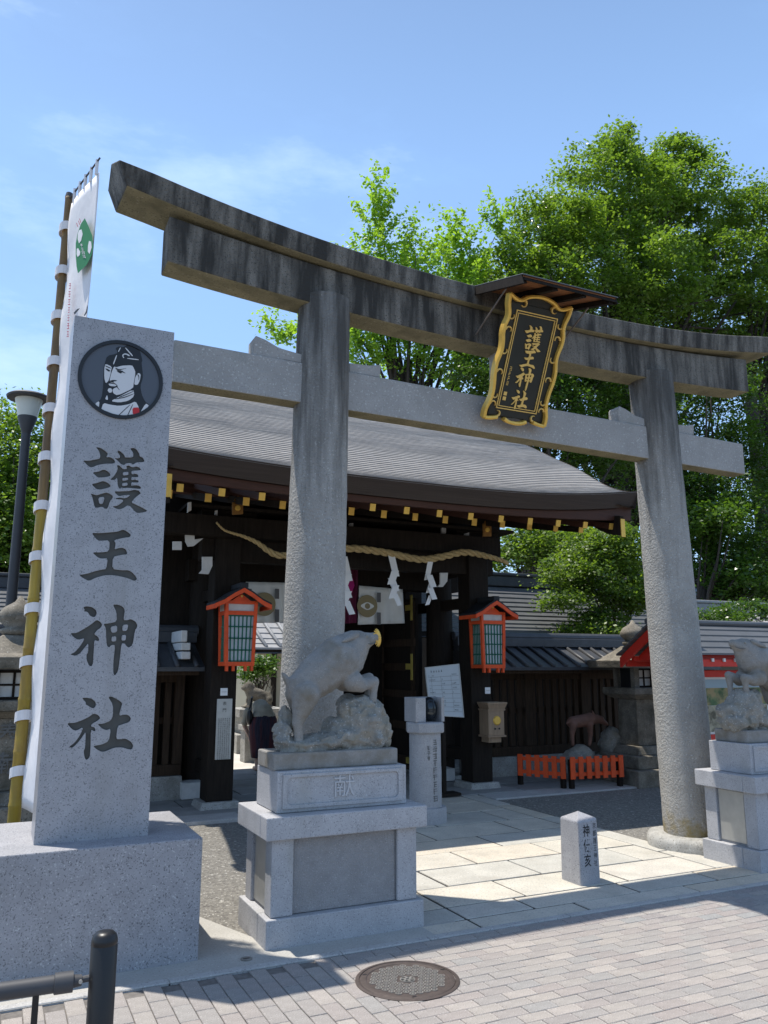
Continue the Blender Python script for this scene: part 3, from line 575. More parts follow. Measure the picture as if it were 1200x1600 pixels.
# ------------------------------------------------------------------ boar statues
def boar(label, grp, sgn, open_mouth):
    YB = 5.37
    def q(u, v, dy=0.0):                     # crop coordinates of the left statue -> its plane
        p = at(410 + u / 5.333, 970 + v / 5.333, YB); x = p.x if sgn > 0 else MIRX - p.x
        return Vector((x, YB + dy, p.z))
    k = 5.6 / 1250 / 5.333                    # metres per crop pixel
    t = thing('boar_statue', label, 'statue', (2.155 if sgn > 0 else MIRX - 2.155, YB, 1.026), grp)
    x0, x1 = sorted((q(60, 0).x, q(1040, 0).x))
    bx('slab', STAT, t, x0, x1, 5.20, 5.56, 1.027, 1.135, 0.01)
    r = lambda c: c * k
    body = [(q(345, 555), q(485, 435), r(152), r(186)), (q(485, 435), q(635, 320), r(186), r(204)), (q(640, 320), q(745, 225), r(188), r(136)),
            (q(745, 205), q(805, 180), r(130), r(104)), (q(805, 178), q(880, 160), r(96), r(66)), (q(880, 158), q(925, 140), r(62), r(47)), (q(760, 270), q(815, 235), r(120), r(80)), (q(720, 330), q(780, 280), r(140), r(100)),
            (q(690, 480), q(640, 400), r(90), r(120))]
    for dy in (-0.075, 0.075):               # legs left and right
        s = 1 if dy < 0 else 0
        h = 0 if s else 55
        body += [(q(335, 605, dy * 0.95), q(292 + h, 745, dy), r(122), r(78)), (q(290 + h, 745, dy), q(262 + h, 850, dy), r(68), r(46)), (q(262 + h, 850, dy), q(275 + h, 985, dy), r(45), r(38)), (q(275 + h, 985, dy), q(262 + h, 1062, dy), r(40), r(46))]
        f0 = 0 if s else 30
        body += [(q(715, 500, dy * 1.1), q(780, 535, dy * 1.1), r(92), r(62)), (q(780, 535, dy), q(895 + f0, 505 - f0, dy), r(60), r(46)), (q(895 + f0, 505 - f0, dy), q(890 + f0, 590, dy), r(44), r(33)), (q(890 + f0, 590, dy), q(880 + f0, 690, dy), r(33), r(36))]
    if open_mouth: body += [(q(820, 215), q(880, 235), r(40), r(24))]
    else: body += [(q(800, 215), q(880, 190), r(50), r(34))]
    body += [(q(190, 470), q(165, 435), r(26), r(12)), (q(215, 520), q(190, 470), r(30), r(26))]
    ob = organic(body, 0.0080, 4, 'body', STAT, t, rough=0.003, rscale=14)
    for dy in (-1, 1):
        organic([(q(745, 120, dy * 0.075), q(640, 165, dy * 0.115), r(34), r(20)), (q(640, 165, dy * 0.115), q(610, 178, dy * 0.118), r(18), r(7))], 0.006, 4, 'ear', STAT, t)
        organic([(q(862, 205, dy * 0.030), q(850, 170, dy * 0.046), r(12), r(6))], 0.004, 2, 'tusk', STAT, t)
        organic([(q(838, 132, dy * 0.066), (r(15), r(13), r(13)))], 0.003, 2, 'eye', ROCK, t)
        MB().tube([q(935, 175, dy * .030), q(905, 190, dy * .050), q(870, 196, dy * .064), q(840, 190, dy * .074)], [.002, .004, .004, .002], 6).build('mouth_line', INKG, t)
        for (u_, v_, d_) in ((262, 1062, .075), (880, 690, .078)): MB().tube([q(u_ + 8, v_ - 20, dy * d_ - .028), q(u_ + 10, v_ + 26, dy * d_ - .030)], .0035, 6).build('hoof_cleft', INKG, t)
    mb = MB()                                # mane ridge
    pts = [(250, 425), (330, 330), (430, 240), (540, 155), (640, 105), (740, 75), (790, 82)]
    mb.tube([q(a, b + 34) for a, b in pts], [r(8), r(16), r(22), r(26), r(26), r(22), r(8)], 8); mb.build('mane', STAT, t, smooth=True)
    rock = [(q(840, 850), (r(205), 0.165, r(235))), (q(870, 745), (r(150), 0.15, r(115))), (q(985, 900), (r(75), 0.14, r(190))), (q(960, 800, 0.02), (r(80), 0.12, r(90))), (q(700, 960), (r(180), 0.165, r(115))), (q(520, 1000), (r(170), 0.16, r(80))), (q(340, 1020), (r(180), 0.16, r(60))),
            (q(900, 980), (r(110), 0.165, r(100))), (q(180, 960, 0.03), (r(75), 0.13, r(120))), (q(735, 735, 0.03), (r(120), 0.13, r(120))), (q(620, 900, 0.03), (r(110), 0.12, r(90))), (q(330, 1075), (r(250), 0.165, r(25))), (q(760, 1070), (r(230), 0.165, r(25))),
            (q(215, 850, 0.07), (r(70), 0.06, r(150))), (q(150, 1010, -0.03), (r(70), 0.10, r(70)))]
    if open_mouth: rock += [(q(1010, 960), (r(110), 0.16, r(120))), (q(1040, 850, .02), (r(80), 0.12, r(100)))]
    rk = organic(rock, 0.010, 3, 'rock', ROCK, t, rough=0.016, rscale=11, seed=2, rough2=0.010)
    if not open_mouth:
        c = q(962, 140); fl = MB()
        d = Vector((0.66 * sgn, -0.74, 0.10)).normalized(); a1 = d.cross(Vector((0, 0, 1))).normalized(); a2 = a1.cross(d)
        for ring, (n, r0, r1, off) in enumerate(((16, 0.012, 0.068, 0.0), (16, 0.010, 0.054, 0.006))):
            for kk in range(n):
                an = 2 * math.pi * (kk + 0.5 * ring) / n; e = a1 * math.cos(an) + a2 * math.sin(an); s = d.cross(e)
                b0 = c + d * off + e * r0; b1 = c + d * (off - 0.004) + e * r1; wd = 0.0085
                fl.add([b0 - s * 0.003, b0 + s * 0.003, c + d * (off + .003) + e * (r1 * .8) + s * wd, b1 + s * 0.004, b1 - s * 0.004, c + d * (off + .003) + e * (r1 * .8) - s * wd, c + d * (off - .004) + e * (r1 * .55)], [(0, 1, 2, 3, 4, 5), (6, 2, 1), (6, 1, 0), (6, 0, 5), (6, 5, 4), (6, 4, 3), (6, 3, 2)])
        fl.tube([c - d * 0.012, c + d * 0.012], [0.018, 0.012], 12)
        ch = thing('gilt_chrysanthemum', 'gilt chrysanthemum disc on the left boar\'s snout', 'ornament', c)
        fl.build('petals', GOLD, ch, fixn=False); MB().tube([c + d * 0.010, c + d * 0.017], [0.014, 0.009], 12).build('flower_centre', GOLD, ch)
    return t
b1 = boar('stone boar statue rearing on a rock, facing right, left of the path', 'stone boar statues flanking the path', 1, False)
b2 = boar('stone boar statue facing left at the right edge', 'stone boar statues flanking the path', -1, True)
# ------------------------------------------------------------------ torii
TY = 6.12; TCX = 4.235
torii = thing('stone_torii', 'large weathered stone torii gate with dark stained top beams', 'torii', (TCX, TY, 0))
def zt(x): return -0.0145 * (x - TCX)                # the old beams hang slightly lower on the right
def column(xb, xt, zb, ztop):
    mb = MB(); n = 40; m = 46; vs = []; mis = []
    for i in range(m + 1):
        t = i / m; z = zb + (ztop - zb) * t; cx = xb + (xt - xb) * t; r = 0.262 + (0.226 - 0.262) * t
        for k in range(n):
            a = 2 * math.pi * k / n; p = Vector((cx + r * math.cos(a), TY + r * math.sin(a), z))
            d = 0.004 * mnoise.fractal(p * 7, 1, 2, 3); vs.append((p.x + d * math.cos(a), p.y + d * math.sin(a), z))
    for i in range(m):
        for k in range(n):
            zc = zb + (ztop - zb) * (i + .5) / m
            mb.f.append((i * n + k, i * n + (k + 1) % n, (i + 1) * n + (k + 1) % n, (i + 1) * n + k)); mb.mi.append(0)
    mb.v = vs
    o = mb.build('column', COLM, torii, smooth=True, fixn=True)
    st = MB(); pr = [(0.43, -0.03), (0.44, 0.06), (0.41, 0.10), (0.33, 0.112), (0.2, 0.115)]; n = 30; v2 = []
    for r, z in pr:
        for k in range(n):
            a = 2 * math.pi * k / n; q = Vector((xb + r * math.cos(a), TY + r * math.sin(a), z)); e = 1 + 0.10 * mnoise.noise(Vector((math.cos(a) * 1.3, math.sin(a) * 1.3, xb))) + 0.03 * mnoise.noise(q * 9)
            v2.append((xb + r * e * math.cos(a), TY + r * e * math.sin(a), z + 0.008 * mnoise.noise(q * 6)))
    st.add(v2, [(i * n + k, i * n + (k + 1) % n, (i + 1) * n + (k + 1) % n, (i + 1) * n + k) for i in range(len(pr) - 1) for k in range(n)] + [tuple((len(pr) - 1) * n + k for k in range(n))])
    st.build('base_stone', GRAN_O, torii, smooth=True)
    return o
# column material: rough hewn granite, rain-blackened streaks that grow rarer downwards
COLM = bpy.data.materials.new('torii_column_granite'); COLM.use_nodes = True
def _colm():
    n = COLM.node_tree.nodes; l = COLM.node_tree.links; b = n['Principled BSDF']; b.inputs['Roughness'].default_value = 0.9; b.inputs['Specular IOR Level'].default_value = 0.3
    t = n.new('ShaderNodeTexCoord'); v = t.outputs['Object']
    def nz(s, d=5, vec=None, r=0.6):
        x = n.new('ShaderNodeTexNoise'); x.inputs['Scale'].default_value = s; x.inputs['Detail'].default_value = d; x.inputs['Roughness'].default_value = r; l.new(vec or v, x.inputs['Vector']); return x.outputs[0]
    def rp(s, a, b_, c0, c1):
        x = n.new('ShaderNodeValToRGB'); x.color_ramp.elements[0].position = a; x.color_ramp.elements[1].position = b_; x.color_ramp.elements[0].color = c0 + (1,); x.color_ramp.elements[1].color = c1 + (1,); l.new(s, x.inputs[0]); return x.outputs[0]
    def mix(f, a, c, mode='MIX'):
        x = n.new('ShaderNodeMixRGB'); x.blend_type = mode
        if isinstance(f, float): x.inputs[0].default_value = f
        else: l.new(f, x.inputs[0])
        for i, q in ((1, a), (2, c)):
            if isinstance(q, tuple): x.inputs[i].default_value = q + (1,)
            else: l.new(q, x.inputs[i])
        return x.outputs[0]
    c = rp(nz(5), 0.3, 0.75, (0.30, 0.285, 0.26), (0.39, 0.375, 0.345))
    c = mix(rp(nz(80, 2), 0.58, 0.66, (0, 0, 0), (1, 1, 1)), c, (0.25, 0.24, 0.22)); c = mix(rp(nz(65, 2), 0.62, 0.7, (0, 0, 0), (1, 1, 1)), c, (0.52, 0.51, 0.48))
    mp = n.new('ShaderNodeMapping'); mp.inputs['Scale'].default_value = (4.5, 4.5, 0.35); l.new(v, mp.inputs[0])
    sp = n.new('ShaderNodeSeparateXYZ'); l.new(v, sp.inputs[0]); mr = n.new('ShaderNodeMapRange'); mr.inputs[1].default_value = 2.0; mr.inputs[2].default_value = 4.5; mr.inputs[3].default_value = -0.25; mr.inputs[4].default_value = 0.25; l.new(sp.outputs[2], mr.inputs[0])
    ad = n.new('ShaderNodeMath'); ad.operation = 'ADD'; l.new(nz(1.8, 7, mp.outputs[0], 0.62), ad.inputs[0]); l.new(mr.outputs[0], ad.inputs[1])
    c = mix(rp(ad.outputs[0], 0.46, 0.78, (0, 0, 0), (1, 1, 1)), c, (0.085, 0.081, 0.074))
    m2 = n.new('ShaderNodeMapRange'); m2.inputs[1].default_value = 0.1; m2.inputs[2].default_value = 0.55; m2.inputs[3].default_value = 0.22; m2.inputs[4].default_value = -0.3; l.new(sp.outputs[2], m2.inputs[0])
    a2 = n.new('ShaderNodeMath'); a2.operation = 'ADD'; l.new(nz(5, 5), a2.inputs[0]); l.new(m2.outputs[0], a2.inputs[1])
    c = mix(rp(a2.outputs[0], 0.5, 0.7, (0, 0, 0), (1, 1, 1)), c, (0.25, 0.20, 0.10))
    l.new(c, b.inputs['Base Color'])
    bp = n.new('ShaderNodeBump'); bp.inputs['Strength'].default_value = 0.9; bp.inputs['Distance'].default_value = 0.02; l.new(nz(44, 3), bp.inputs['Height'])
    l.new(bp.outputs[0], b.inputs['Normal'])
_colm()
column(2.265, 2.345, 0.105, 4.82); column(6.235, 6.085, 0.105, 4.74)
# tie beam (nuki), one straight block through both columns, with wedges
def beam(name, mts, xs, top, bot, yf, yb, sub=1, chamfer=None):
    """xs list; top(x), bot(x); yf front, yb back. material 0 sides, 1 underside"""
    mb = MB(); n = len(xs); vs = []
    for x in xs:
        for y, z in ((yf, bot(x)), (yb, bot(x)), (yb, top(x)), (yf, top(x))): vs.append((x, y, z))
    fs = []; mi = []
    for i in range(n - 1):
        for k in range(4):
            fs.append((i * 4 + k, i * 4 + (k + 1) % 4, (i + 1) * 4 + (k + 1) % 4, (i + 1) * 4 + k)); mi.append(1 if k == 0 else 0)
    fs += [(3, 2, 1, 0), tuple((n - 1) * 4 + k for k in range(4))]; mi += [0, 0]
    mb.v = vs; mb.f = fs; mb.mi = mi
    return mb.build(name, mts, torii, bevel=0.012)
beam('tie_beam', [CONC_N, MOSSY], [1.06 + (7.30 - 1.06) * i / 12 for i in range(13)], lambda x: 4.165 + zt(x), lambda x: 3.815 + zt(x), 6.03, 6.21)
def wedge(x0, x1, hi_at):
    z = 4.166 + zt((x0 + x1) / 2); pl = [(x0, z), (x1, z)]
    if hi_at == 0: pl += [(x1, z + 0.075), (x0 + .22, z + 0.10), (x0 + 0.10, z + 0.15), (x0 + 0.02, z + 0.17), (x0, z + 0.14)]
    else: pl += [(x1 + 0.01, z + 0.12), (x1 - 0.10, z + 0.095), (x0, z + 0.085)]
    MB().prism(pl, 0, 0.15, lambda u, v, d: (u, 6.045 + d, v)).build('wedge', CONC_N, torii, bevel=0.006)
wedge(1.70, 2.13, 0); wedge(2.555, 2.85, 1); wedge(5.545, 5.93, 0); wedge(6.30, 6.58, 1)
# centre strut behind the name board
MB().box(TCX - 0.14, TCX + 0.14, 6.03, 6.21, 4.16, 4.66).build('centre_strut', CONC_N, torii, bevel=0.01)
def sag(x, e=0.22):
    t = abs(x - TCX) / 3.6; return e * t ** 2.4
# lower lintel (shimaki) and upper lintel (kasagi), rising to the ends
NS = 30
xs = [0.965 + (7.42 - 0.965) * i / NS for i in range(NS + 1)]
beam('lower_lintel', [CONC_D, MOSSY], xs, lambda x: 5.00 + zt(x) + sag(x, .22), lambda x: 4.655 + zt(x) + sag(x, 0.16), 5.985, 6.255)
def kasagi():
    xs = [0.62 + (7.80 - 0.62) * i / 36 for i in range(37)]; mb = MB(); vs = []; fs = []; mi = []
    for j, x in enumerate(xs):
        zb = 5.003 + zt(x) + sag(x, 0.29); zp = 5.175 + zt(x) + sag(x, 0.31)
        for (y, z) in ((5.915, zb), (6.345, zb), (6.365, zp), (6.13, zp + 0.10), (5.895, zp)):
            xx = x
            if j == 0: xx = x - 0.075 * (z - zb) / 0.2 - (0.03 if y > 6.2 else 0)
            if j == 36: xx = x + 0.075 * (z - zb) / 0.2
            vs.append((xx, y, z))
    n = 5
    for i in range(36):
        for k in range(n):
            fs.append((i * n + k, i * n + (k + 1) % n, (i + 1) * n + (k + 1) % n, (i + 1) * n + k)); mi.append(1 if k == 0 else 0)
    fs += [(4, 3, 2, 1, 0), tuple(36 * n + k for k in range(n))]; mi += [0, 0]
    mb.v = vs; mb.f = fs; mb.mi = mi; return mb.build('upper_lintel', [CONC_D, MOSSY], torii, bevel=0.012)
kasagi()

# ------------------------------------------------------------------ name board and its little roof
PB = Vector((4.17, 5.935, 3.93)); PTp = Vector((4.17, 5.475, 4.905)); PH = (PTp - PB).length
pu = Vector((1, 0, 0)); pv = (PTp - PB).normalized(); pn = pu.cross(pv)       # normal towards the street
if pn.y > 0: pn = -pn
def PL(u, v, d): return PB + pu * u + pv * v + pn * d
def plp(x, y, d=0.02):                     # photo pixel -> (u, v) on the board
    o = PB + pn * d; r = ray(x, y); t = (o - CAM).dot(pn) / r.dot(pn); p = CAM + r * t - PB; return p.dot(pu), p.dot(pv)
board = thing('name_board', 'black lacquered name board with scrolled gilt frame and gold characters on the torii', 'plaque', PB)
W2 = 0.29
MB().prism([(-W2, 0.03), (W2, 0.03), (W2 + .02, PH * .5), (W2, PH - 0.03), (-W2, PH - 0.03), (-W2 - .02, PH * .5)], -0.03, 0.0, PL).build('panel', LACQ, board, bevel=0.006)
# scrolled outer frame
left = [(-.335, 0.0), (-.338, .08), (-.312, .15), (-.298, .22), (-.305, .32), (-.322, .40), (-.325, .50), (-.310, .56), (-.298, .62), (-.306, .70), (-.324, .76), (-.322, .84), (-.30, .90), (-.304, .96), (-.328, 1.02), (-.335, PH + .03)]
def off(pts, dx): return [(a + dx, b) for a, b in pts]
fr = MB()
def ribbon(pts, w, d0, d1, mb=None, taper=False):
    mb = mb or fr; P = [Vector((a, b)) for a, b in pts]; L = []; Rr = []
    for i, p in enumerate(P):
        t = (P[min(i + 1, len(P) - 1)] - P[max(i - 1, 0)]).normalized(); nn = Vector((-t.y, t.x)); ww = w * (1 - 0.7 * i / (len(P) - 1)) if taper else w
        L.append(p + nn * ww / 2); Rr.append(p - nn * ww / 2)
    n = len(P); vs = []
    for a, b in zip(L, Rr): vs += [PL(a.x, a.y, d0), PL(b.x, b.y, d0), PL(b.x, b.y, d1 * .8), PL((a.x + b.x) / 2, (a.y + b.y) / 2, d1), PL(a.x, a.y, d1 * .8)]
    fs = [(i * 5 + k, i * 5 + (k + 1) % 5, (i + 1) * 5 + (k + 1) % 5, (i + 1) * 5 + k) for i in range(n - 1) for k in range(5)] + [(0, 1, 2, 3, 4), tuple((n - 1) * 5 + k for k in (4, 3, 2, 1, 0))]
    mb.add(vs, fs)
def dense(pts, it=2):
    for _ in range(it):
        q = [pts[0]]
        for a, b in zip(pts[:-1], pts[1:]): q += [(a[0] * .75 + b[0] * .25, a[1] * .75 + b[1] * .25), (a[0] * .25 + b[0] * .75, a[1] * .25 + b[1] * .75)]
        pts = q + [pts[-1]]
    return pts
lf = dense(left); rt = [(-a, b) for a, b in lf]
top = dense([(-.335, PH + .03), (-.25, PH - .01), (-.19, PH - 0.005), (-.15, PH + .035), (0, PH + .065), (.15, PH + .035), (.19, PH - .005), (.25, PH - .01), (.335, PH + .03)])
bott = [dense([(-.33, 0.0), (-.26, 0.005), (-.20, 0.02)]), dense([(-.12, 0.015), (-.07, -.01), (0, -.015), (.07, -.01), (.12, .015)]), dense([(.20, .02), (.26, .005), (.33, 0.0)])]
for pts in (lf, rt, top): ribbon(pts, 0.029, -0.03, 0.040)
for pts in bott: ribbon(pts, 0.031, -0.03, 0.040)
fr.build('scrolled_frame', GOLD, board)
# black webs between panel and frame
web = MB(); web.prism([(a, b) for a, b in lf] + [(.0, PH * 1.0), (0, 0.03)], -0.028, -0.012, PL); web.prism([(0, 0.03), (0, PH)] + [(a, b) for a, b in reversed(rt)], -0.028, -0.012, PL)
web.prism([(-.22, PH - .05)] + [(a, b) for a, b in top] + [(.22, PH - .05)], -0.028, -0.014, PL)
web.build('backing', LACQ, board)
def curl(cx, cy, r, a0, a1, w=0.018):
    cur = MB()
    ribbon([(cx + r * (1 - 0.35 * k / 10) * math.cos(a0 + (a1 - a0) * k / 10), cy + r * (1 - .35 * k / 10) * math.sin(a0 + (a1 - a0) * k / 10)) for k in range(11)], w, -0.012, 0.022, cur, True)
    cur.build('scroll', GOLDL, board)
for s in (-1, 1):
    for (cy, a0, a1) in ((0.13, 0, 3.6), (0.22, 0, -3.6), (0.42, 0, 3.8), (0.62, 0, -3.8), (0.80, 0, 3.6), (0.93, 0, -3.6)):
        curl(s * 0.265, cy, 0.035, a0 if s > 0 else math.pi, a1 if s > 0 else math.pi - a1)
    curl(s * 0.17, PH - 0.03, 0.035, math.pi / 2, math.pi / 2 + s * 4.0); curl(s * 0.20, 0.06, 0.030, -math.pi / 2, -math.pi / 2 - s * 3.6)
def rectframe(x0, x1, y0, y1, w, d0, d1, name, m):
    v, f = flat([[(x0, y0), (x1, y0), (x1, y1), (x0, y1)], [(x0 + w, y0 + w), (x1 - w, y0 + w), (x1 - w, y1 - w), (x0 + w, y1 - w)]], d1 - d0)
    MB().add([PL(a, b, (d0 + d1) / 2 + c) for a, b, c in v], f).build(name, m, board)
rectframe(-.225, .225, .10, PH - .09, .009, 0.0005, 0.012, 'inner_border', GOLDL); rectframe(-.203, .203, .122, PH - .112, .007, 0.0005, 0.010, 'inner_border', GOLDL)
cells = {'go': (0.775, 0.105, 0.115), 'o': (0.585, 0.085, 0.085), 'jin': (0.40, 0.095, 0.105), 'ja': (0.205, 0.092, 0.09)}
for key, (cv, hw, hh) in cells.items():
    allp = [p for parts in CHUV[key] for l in parts for p in l]
    u0 = min(p[0] for p in allp); u1 = max(p[0] for p in allp); v0 = min(p[1] for p in allp); v1 = max(p[1] for p in allp)
    mb = MB()
    for parts in CHUV[key]:
        lp = [[(((a - u0) / (u1 - u0) - .5) * 2 * hw + 0.01, cv + ((b - v0) / (v1 - v0) - .5) * 2 * hh) for a, b in l] for l in parts]
        v, f = flat(lp, 0.010); mb.add([PL(a, b, 0.006 + c) for a, b, c in v], f)
    mb.build('gold_character', GOLDL, board)
smb = MB(); scribble(smb, 4, 0.036, lambda u, v, w: PL(-0.155 + u, 0.47 - v * 1.25, 0.003 + w), 5)
for q in (0.225, 0.18): smb.prism([(-.172, q), (-.138, q), (-.138, q + .034), (-.172, q + .034)], 0.0015, 0.004, PL)
smb.build('small_inscription', GOLDL, board)
# little roof over the board
can = thing('board_canopy', 'small wooden roof on brackets above the name board', 'canopy', (4.27, 5.95, 5.1))
cx0, cx1 = 3.775, 4.775
A = Vector((0, 5.99, 5.185)); B = Vector((0, 5.16, 4.935)); dv = (B - A); 
def CN(x, t, h): p = A + dv * t; nn = Vector((0, 0.288, 0.958)); return (x, p.y + nn.y * h, p.z + nn.z * h)
def canbox(name, m, x0, x1, t0, t1, h0, h1, bevel=0.004):
    MB().add([CN(x0, t0, h0), CN(x1, t0, h0), CN(x1, t1, h0), CN(x0, t1, h0), CN(x0, t0, h1), CN(x1, t0, h1), CN(x1, t1, h1), CN(x0, t1, h1)], [(0, 1, 2, 3), (7, 6, 5, 4), (0, 4, 5, 1), (1, 5, 6, 2), (2, 6, 7, 3), (3, 7, 4, 0)]).build(name, m, can, bevel=bevel)
canbox('roof_sheet', COPPER, cx0 - 0.02, cx1 + 0.02, 0.0, 1.03, 0.022, 0.034)
for k in range(6): canbox('soffit_board', WOODO, cx0, cx1, 0.01 + k * 0.167, 0.01 + (k + 1) * 0.167 - 0.008, 0.004, 0.0215, 0.002)
for xx in (cx0 + 0.02, 4.12, 4.43, cx1 - 0.04): canbox('rafter', WOODD, xx - 0.025, xx + 0.025, 0.02, 0.97, -0.055, 0.0035)
canbox('side_board', WOODD, cx0 - 0.018, cx0 - 0.004, 0.0, 1.0, -0.075, 0.0215); canbox('side_board', WOODD, cx1 + 0.004, cx1 + 0.018, 0.0, 1.0, -0.045, 0.0215)
canbox('front_board', WOODD, cx0, cx1, 0.975, 1.0, -0.03, 0.0035)
STRUT = mat('grey_iron_strut', (0.2, 0.17, 0.15), 0.6, metal=0.3, var=0.3, vscale=20)
for x in (cx0 + 0.03, cx1 - 0.06):
    p = Vector(CN(x, 0.62, -0.06)); MB().tube([(x, 5.975, 4.74), p], 0.008, 8).build('strut', STRUT, can)
# ------------------------------------------------------------------ shrine gate
GCX = 4.30; YE = 7.90; YR = 11.2; XV = 3.20               # centre, eave depth, ridge depth, half length
gate = thing('shrine_gate', 'dark timber shrine gate with wide grey curved roof behind the torii', 'gate', (GCX, YR, 0))
PROF = [(0, 3.73), (0.11, 3.845), (0.235, 4.10), (0.36, 4.42), (0.52, 4.72), (0.68, 5.06), (0.79, 5.26), (0.9, 5.52), (1.0, 5.74)]
def prof(t):
    for (a, za), (b, zb) in zip(PROF[:-1], PROF[1:]):
        if t <= b: return za + (zb - za) * (t - a) / (b - a)
    return PROF[-1][1]
_pt = [(k / 200, sum(prof(min(1, max(0, k / 200 + d * 0.02))) for d in range(-4, 5)) / 9) for k in range(201)]
def sprof(t): i = max(0, min(199, int(t * 200))); a, za = _pt[i]; b, zb = _pt[i + 1]; return za + (zb - za) * (t - a) / (b - a)
def lift(x): return (0.21 if x > GCX else 0.11) * (abs(x - GCX) / XV) ** 2.6
def rz(x, t): return sprof(t) + lift(x) * (1 - t) ** 1.2
def ry(t, back): return YE + (YR - YE) * t if not back else 2 * YR - (YE + (YR - YE) * t)
# roof covering laid in courses
NC, NX = 58, 26
mb = MB()
for back in (0, 1):
    nc = NC if not back else 24
    for c in range(nc):
        t0, t1 = c / nc, (c + 1) / nc; vs = []
        for i in range(NX + 1):
            x = GCX - XV + 2 * XV * i / NX
            # slight unevenness of each course
            w = 0.003 * mnoise.noise(Vector((x * 3, c * 1.7, 0)))
            vs += [(x, ry(t0, back), rz(x, t0) - 0.004), (x, ry(t0, back), rz(x, t0) + 0.012 + w), (x, ry(t1, back), rz(x, t1) + 0.001)]
        mb.add(vs, [(i * 3 + k, (i + 1) * 3 + k, (i + 1) * 3 + k + 1, i * 3 + k + 1) for i in range(NX) for k in range(2)])
roof = mb.build('roof', ROOFM, gate, fixn=False)
# ridge
mb = MB(); mb.box(GCX - XV - 0.06, GCX + XV + 0.06, YR - 0.15, YR + 0.15, 5.66, 5.90); mb.box(GCX - XV - 0.1, GCX + XV + 0.1, YR - 0.19, YR + 0.19, 5.90, 5.95); mb.build('ridge', TILE, roof, bevel=0.02)
# thick layered eave edge, soffit, verge faces
def strip(name, m, top, bot, y0, y1, back=0, n=26):
    mb = MB(); vs = []
    for i in range(n + 1):
        x = GCX - XV + 2 * XV * i / n
        vs += [(x, y0, top(x)), (x, y0 + (y1 - y0), bot(x))]
    mb.add(vs, [(i * 2, i * 2 + 1, i * 2 + 3, i * 2 + 2) for i in range(n)]); return mb.build(name, m, roof, fixn=False)
def eave_edge(back):
    n = 30; mb = MB(); vs = []; s = 1 if not back else -1; y = YE if not back else 2 * YR - YE
    for i in range(n + 1):
        x = GCX - XV + 2 * XV * i / n; z = rz(x, 0)
        vs += [(x, y - s * 0.004, z + 0.014), (x, y + s * 0.05, z - 0.185), (x, y + s * 0.30, z - 0.16)]
    mb.add(vs, [(i * 3 + k, i * 3 + k + 1, i * 3 + 4 + k, i * 3 + 3 + k) for i in range(n) for k in range(2)])
    mb.build('eave_edge', FASC, roof, smooth=False)
    mb = MB(); vs = []                       # reddish board under the edge
    for i in range(n + 1):
        x = GCX - XV + 0.05 + (2 * XV - 0.1) * i / n; z = rz(x, 0)
        zb_ = 3.50 + lift(x) * .45; vs += [(x, y + s * 0.09, z - 0.175), (x, y + s * 0.11, zb_), (x, y + s * 0.16, zb_), (x, y + s * 0.16, z - 0.17)]
    mb.add(vs, [(i * 4 + k, i * 4 + k + 1, i * 4 + 5 + k, i * 4 + 4 + k) for i in range(n) for k in range(3)])
    mb.build('eave_board', WOODR, roof, fixn=True)
eave_edge(0); eave_edge(1)
for sx in (-1, 1):                            # verge: thick edge and bargeboard
    for back in (0, 1):
        mb = MB(); vs = []; x = GCX + sx * XV
        for k in range(25):
            t = k / 24; z = rz(x, t); y = ry(t, back); vs += [(x + sx * 0.004, y, z + 0.014), (x - sx * 0.05, y, z - 0.235), (x - sx * 0.35, y, z - 0.20)]
        mb.add(vs, [(i * 3 + k, i * 3 + k + 1, i * 3 + 4 + k, i * 3 + 3 + k) for i in range(24) for k in range(2)]); mb.build('verge_edge', FASC, roof)
        mb = MB(); vs = []; x = GCX + sx * (XV - 0.33)
        for k in range(25):
            t = k / 24; z = rz(x, t) - 0.17 - .13 * (1 - t); y = ry(t, back); vs += [(x, y, z), (x, y, z - 0.26 + 0.05 * t), (x + sx * 0.06, y, z - 0.26 + 0.05 * t), (x + sx * 0.06, y, z)]
        mb.add(vs, [(i * 4 + k, i * 4 + (k + 1) % 4, (i + 1) * 4 + (k + 1) % 4, (i + 1) * 4 + k) for i in range(24) for k in range(4)] + [(0, 1, 2, 3), (99, 98, 97, 96)]); mb.build('bargeboard', WOODD, gate)
    MB().box(GCX + sx * (XV - 0.30) - 0.03, GCX + sx * (XV - 0.30) + 0.035, YE - 0.014, YE - 0.001, 3.335, 3.57).build('gilt_corner', GOLD, gate)
    # gable infill
    x = GCX + sx * 2.35; mb = MB(); vs = [(x, ry(t / 12, 0), rz(x, t / 12) - 0.22) for t in range(4, 13)] + [(x, ry(t / 12, 1), rz(x, t / 12) - 0.22) for t in range(11, 3, -1)] ; 
    mb.add(vs, [tuple(range(len(vs)))]); mb.build('gable_wall', WOODD, gate, fixn=False)
# soffit boarding
for back in (0, 1):
    mb = MB(); vs = []; n = 20; m = 14
    for i in range(n + 1):
        x = GCX - XV + 0.3 + (2 * XV - .6) * i / n
        for k in range(m + 1):
            t = 0.02 + 0.96 * k / m; vs.append((x, ry(t, back), rz(x, t) - 0.205))
    mb.add(vs, [(i * (m + 1) + k, i * (m + 1) + k + 1, (i + 1) * (m + 1) + k + 1, (i + 1) * (m + 1) + k) for i in range(n) for k in range(m)]); mb.build('soffit', WOODR, roof, fixn=False)
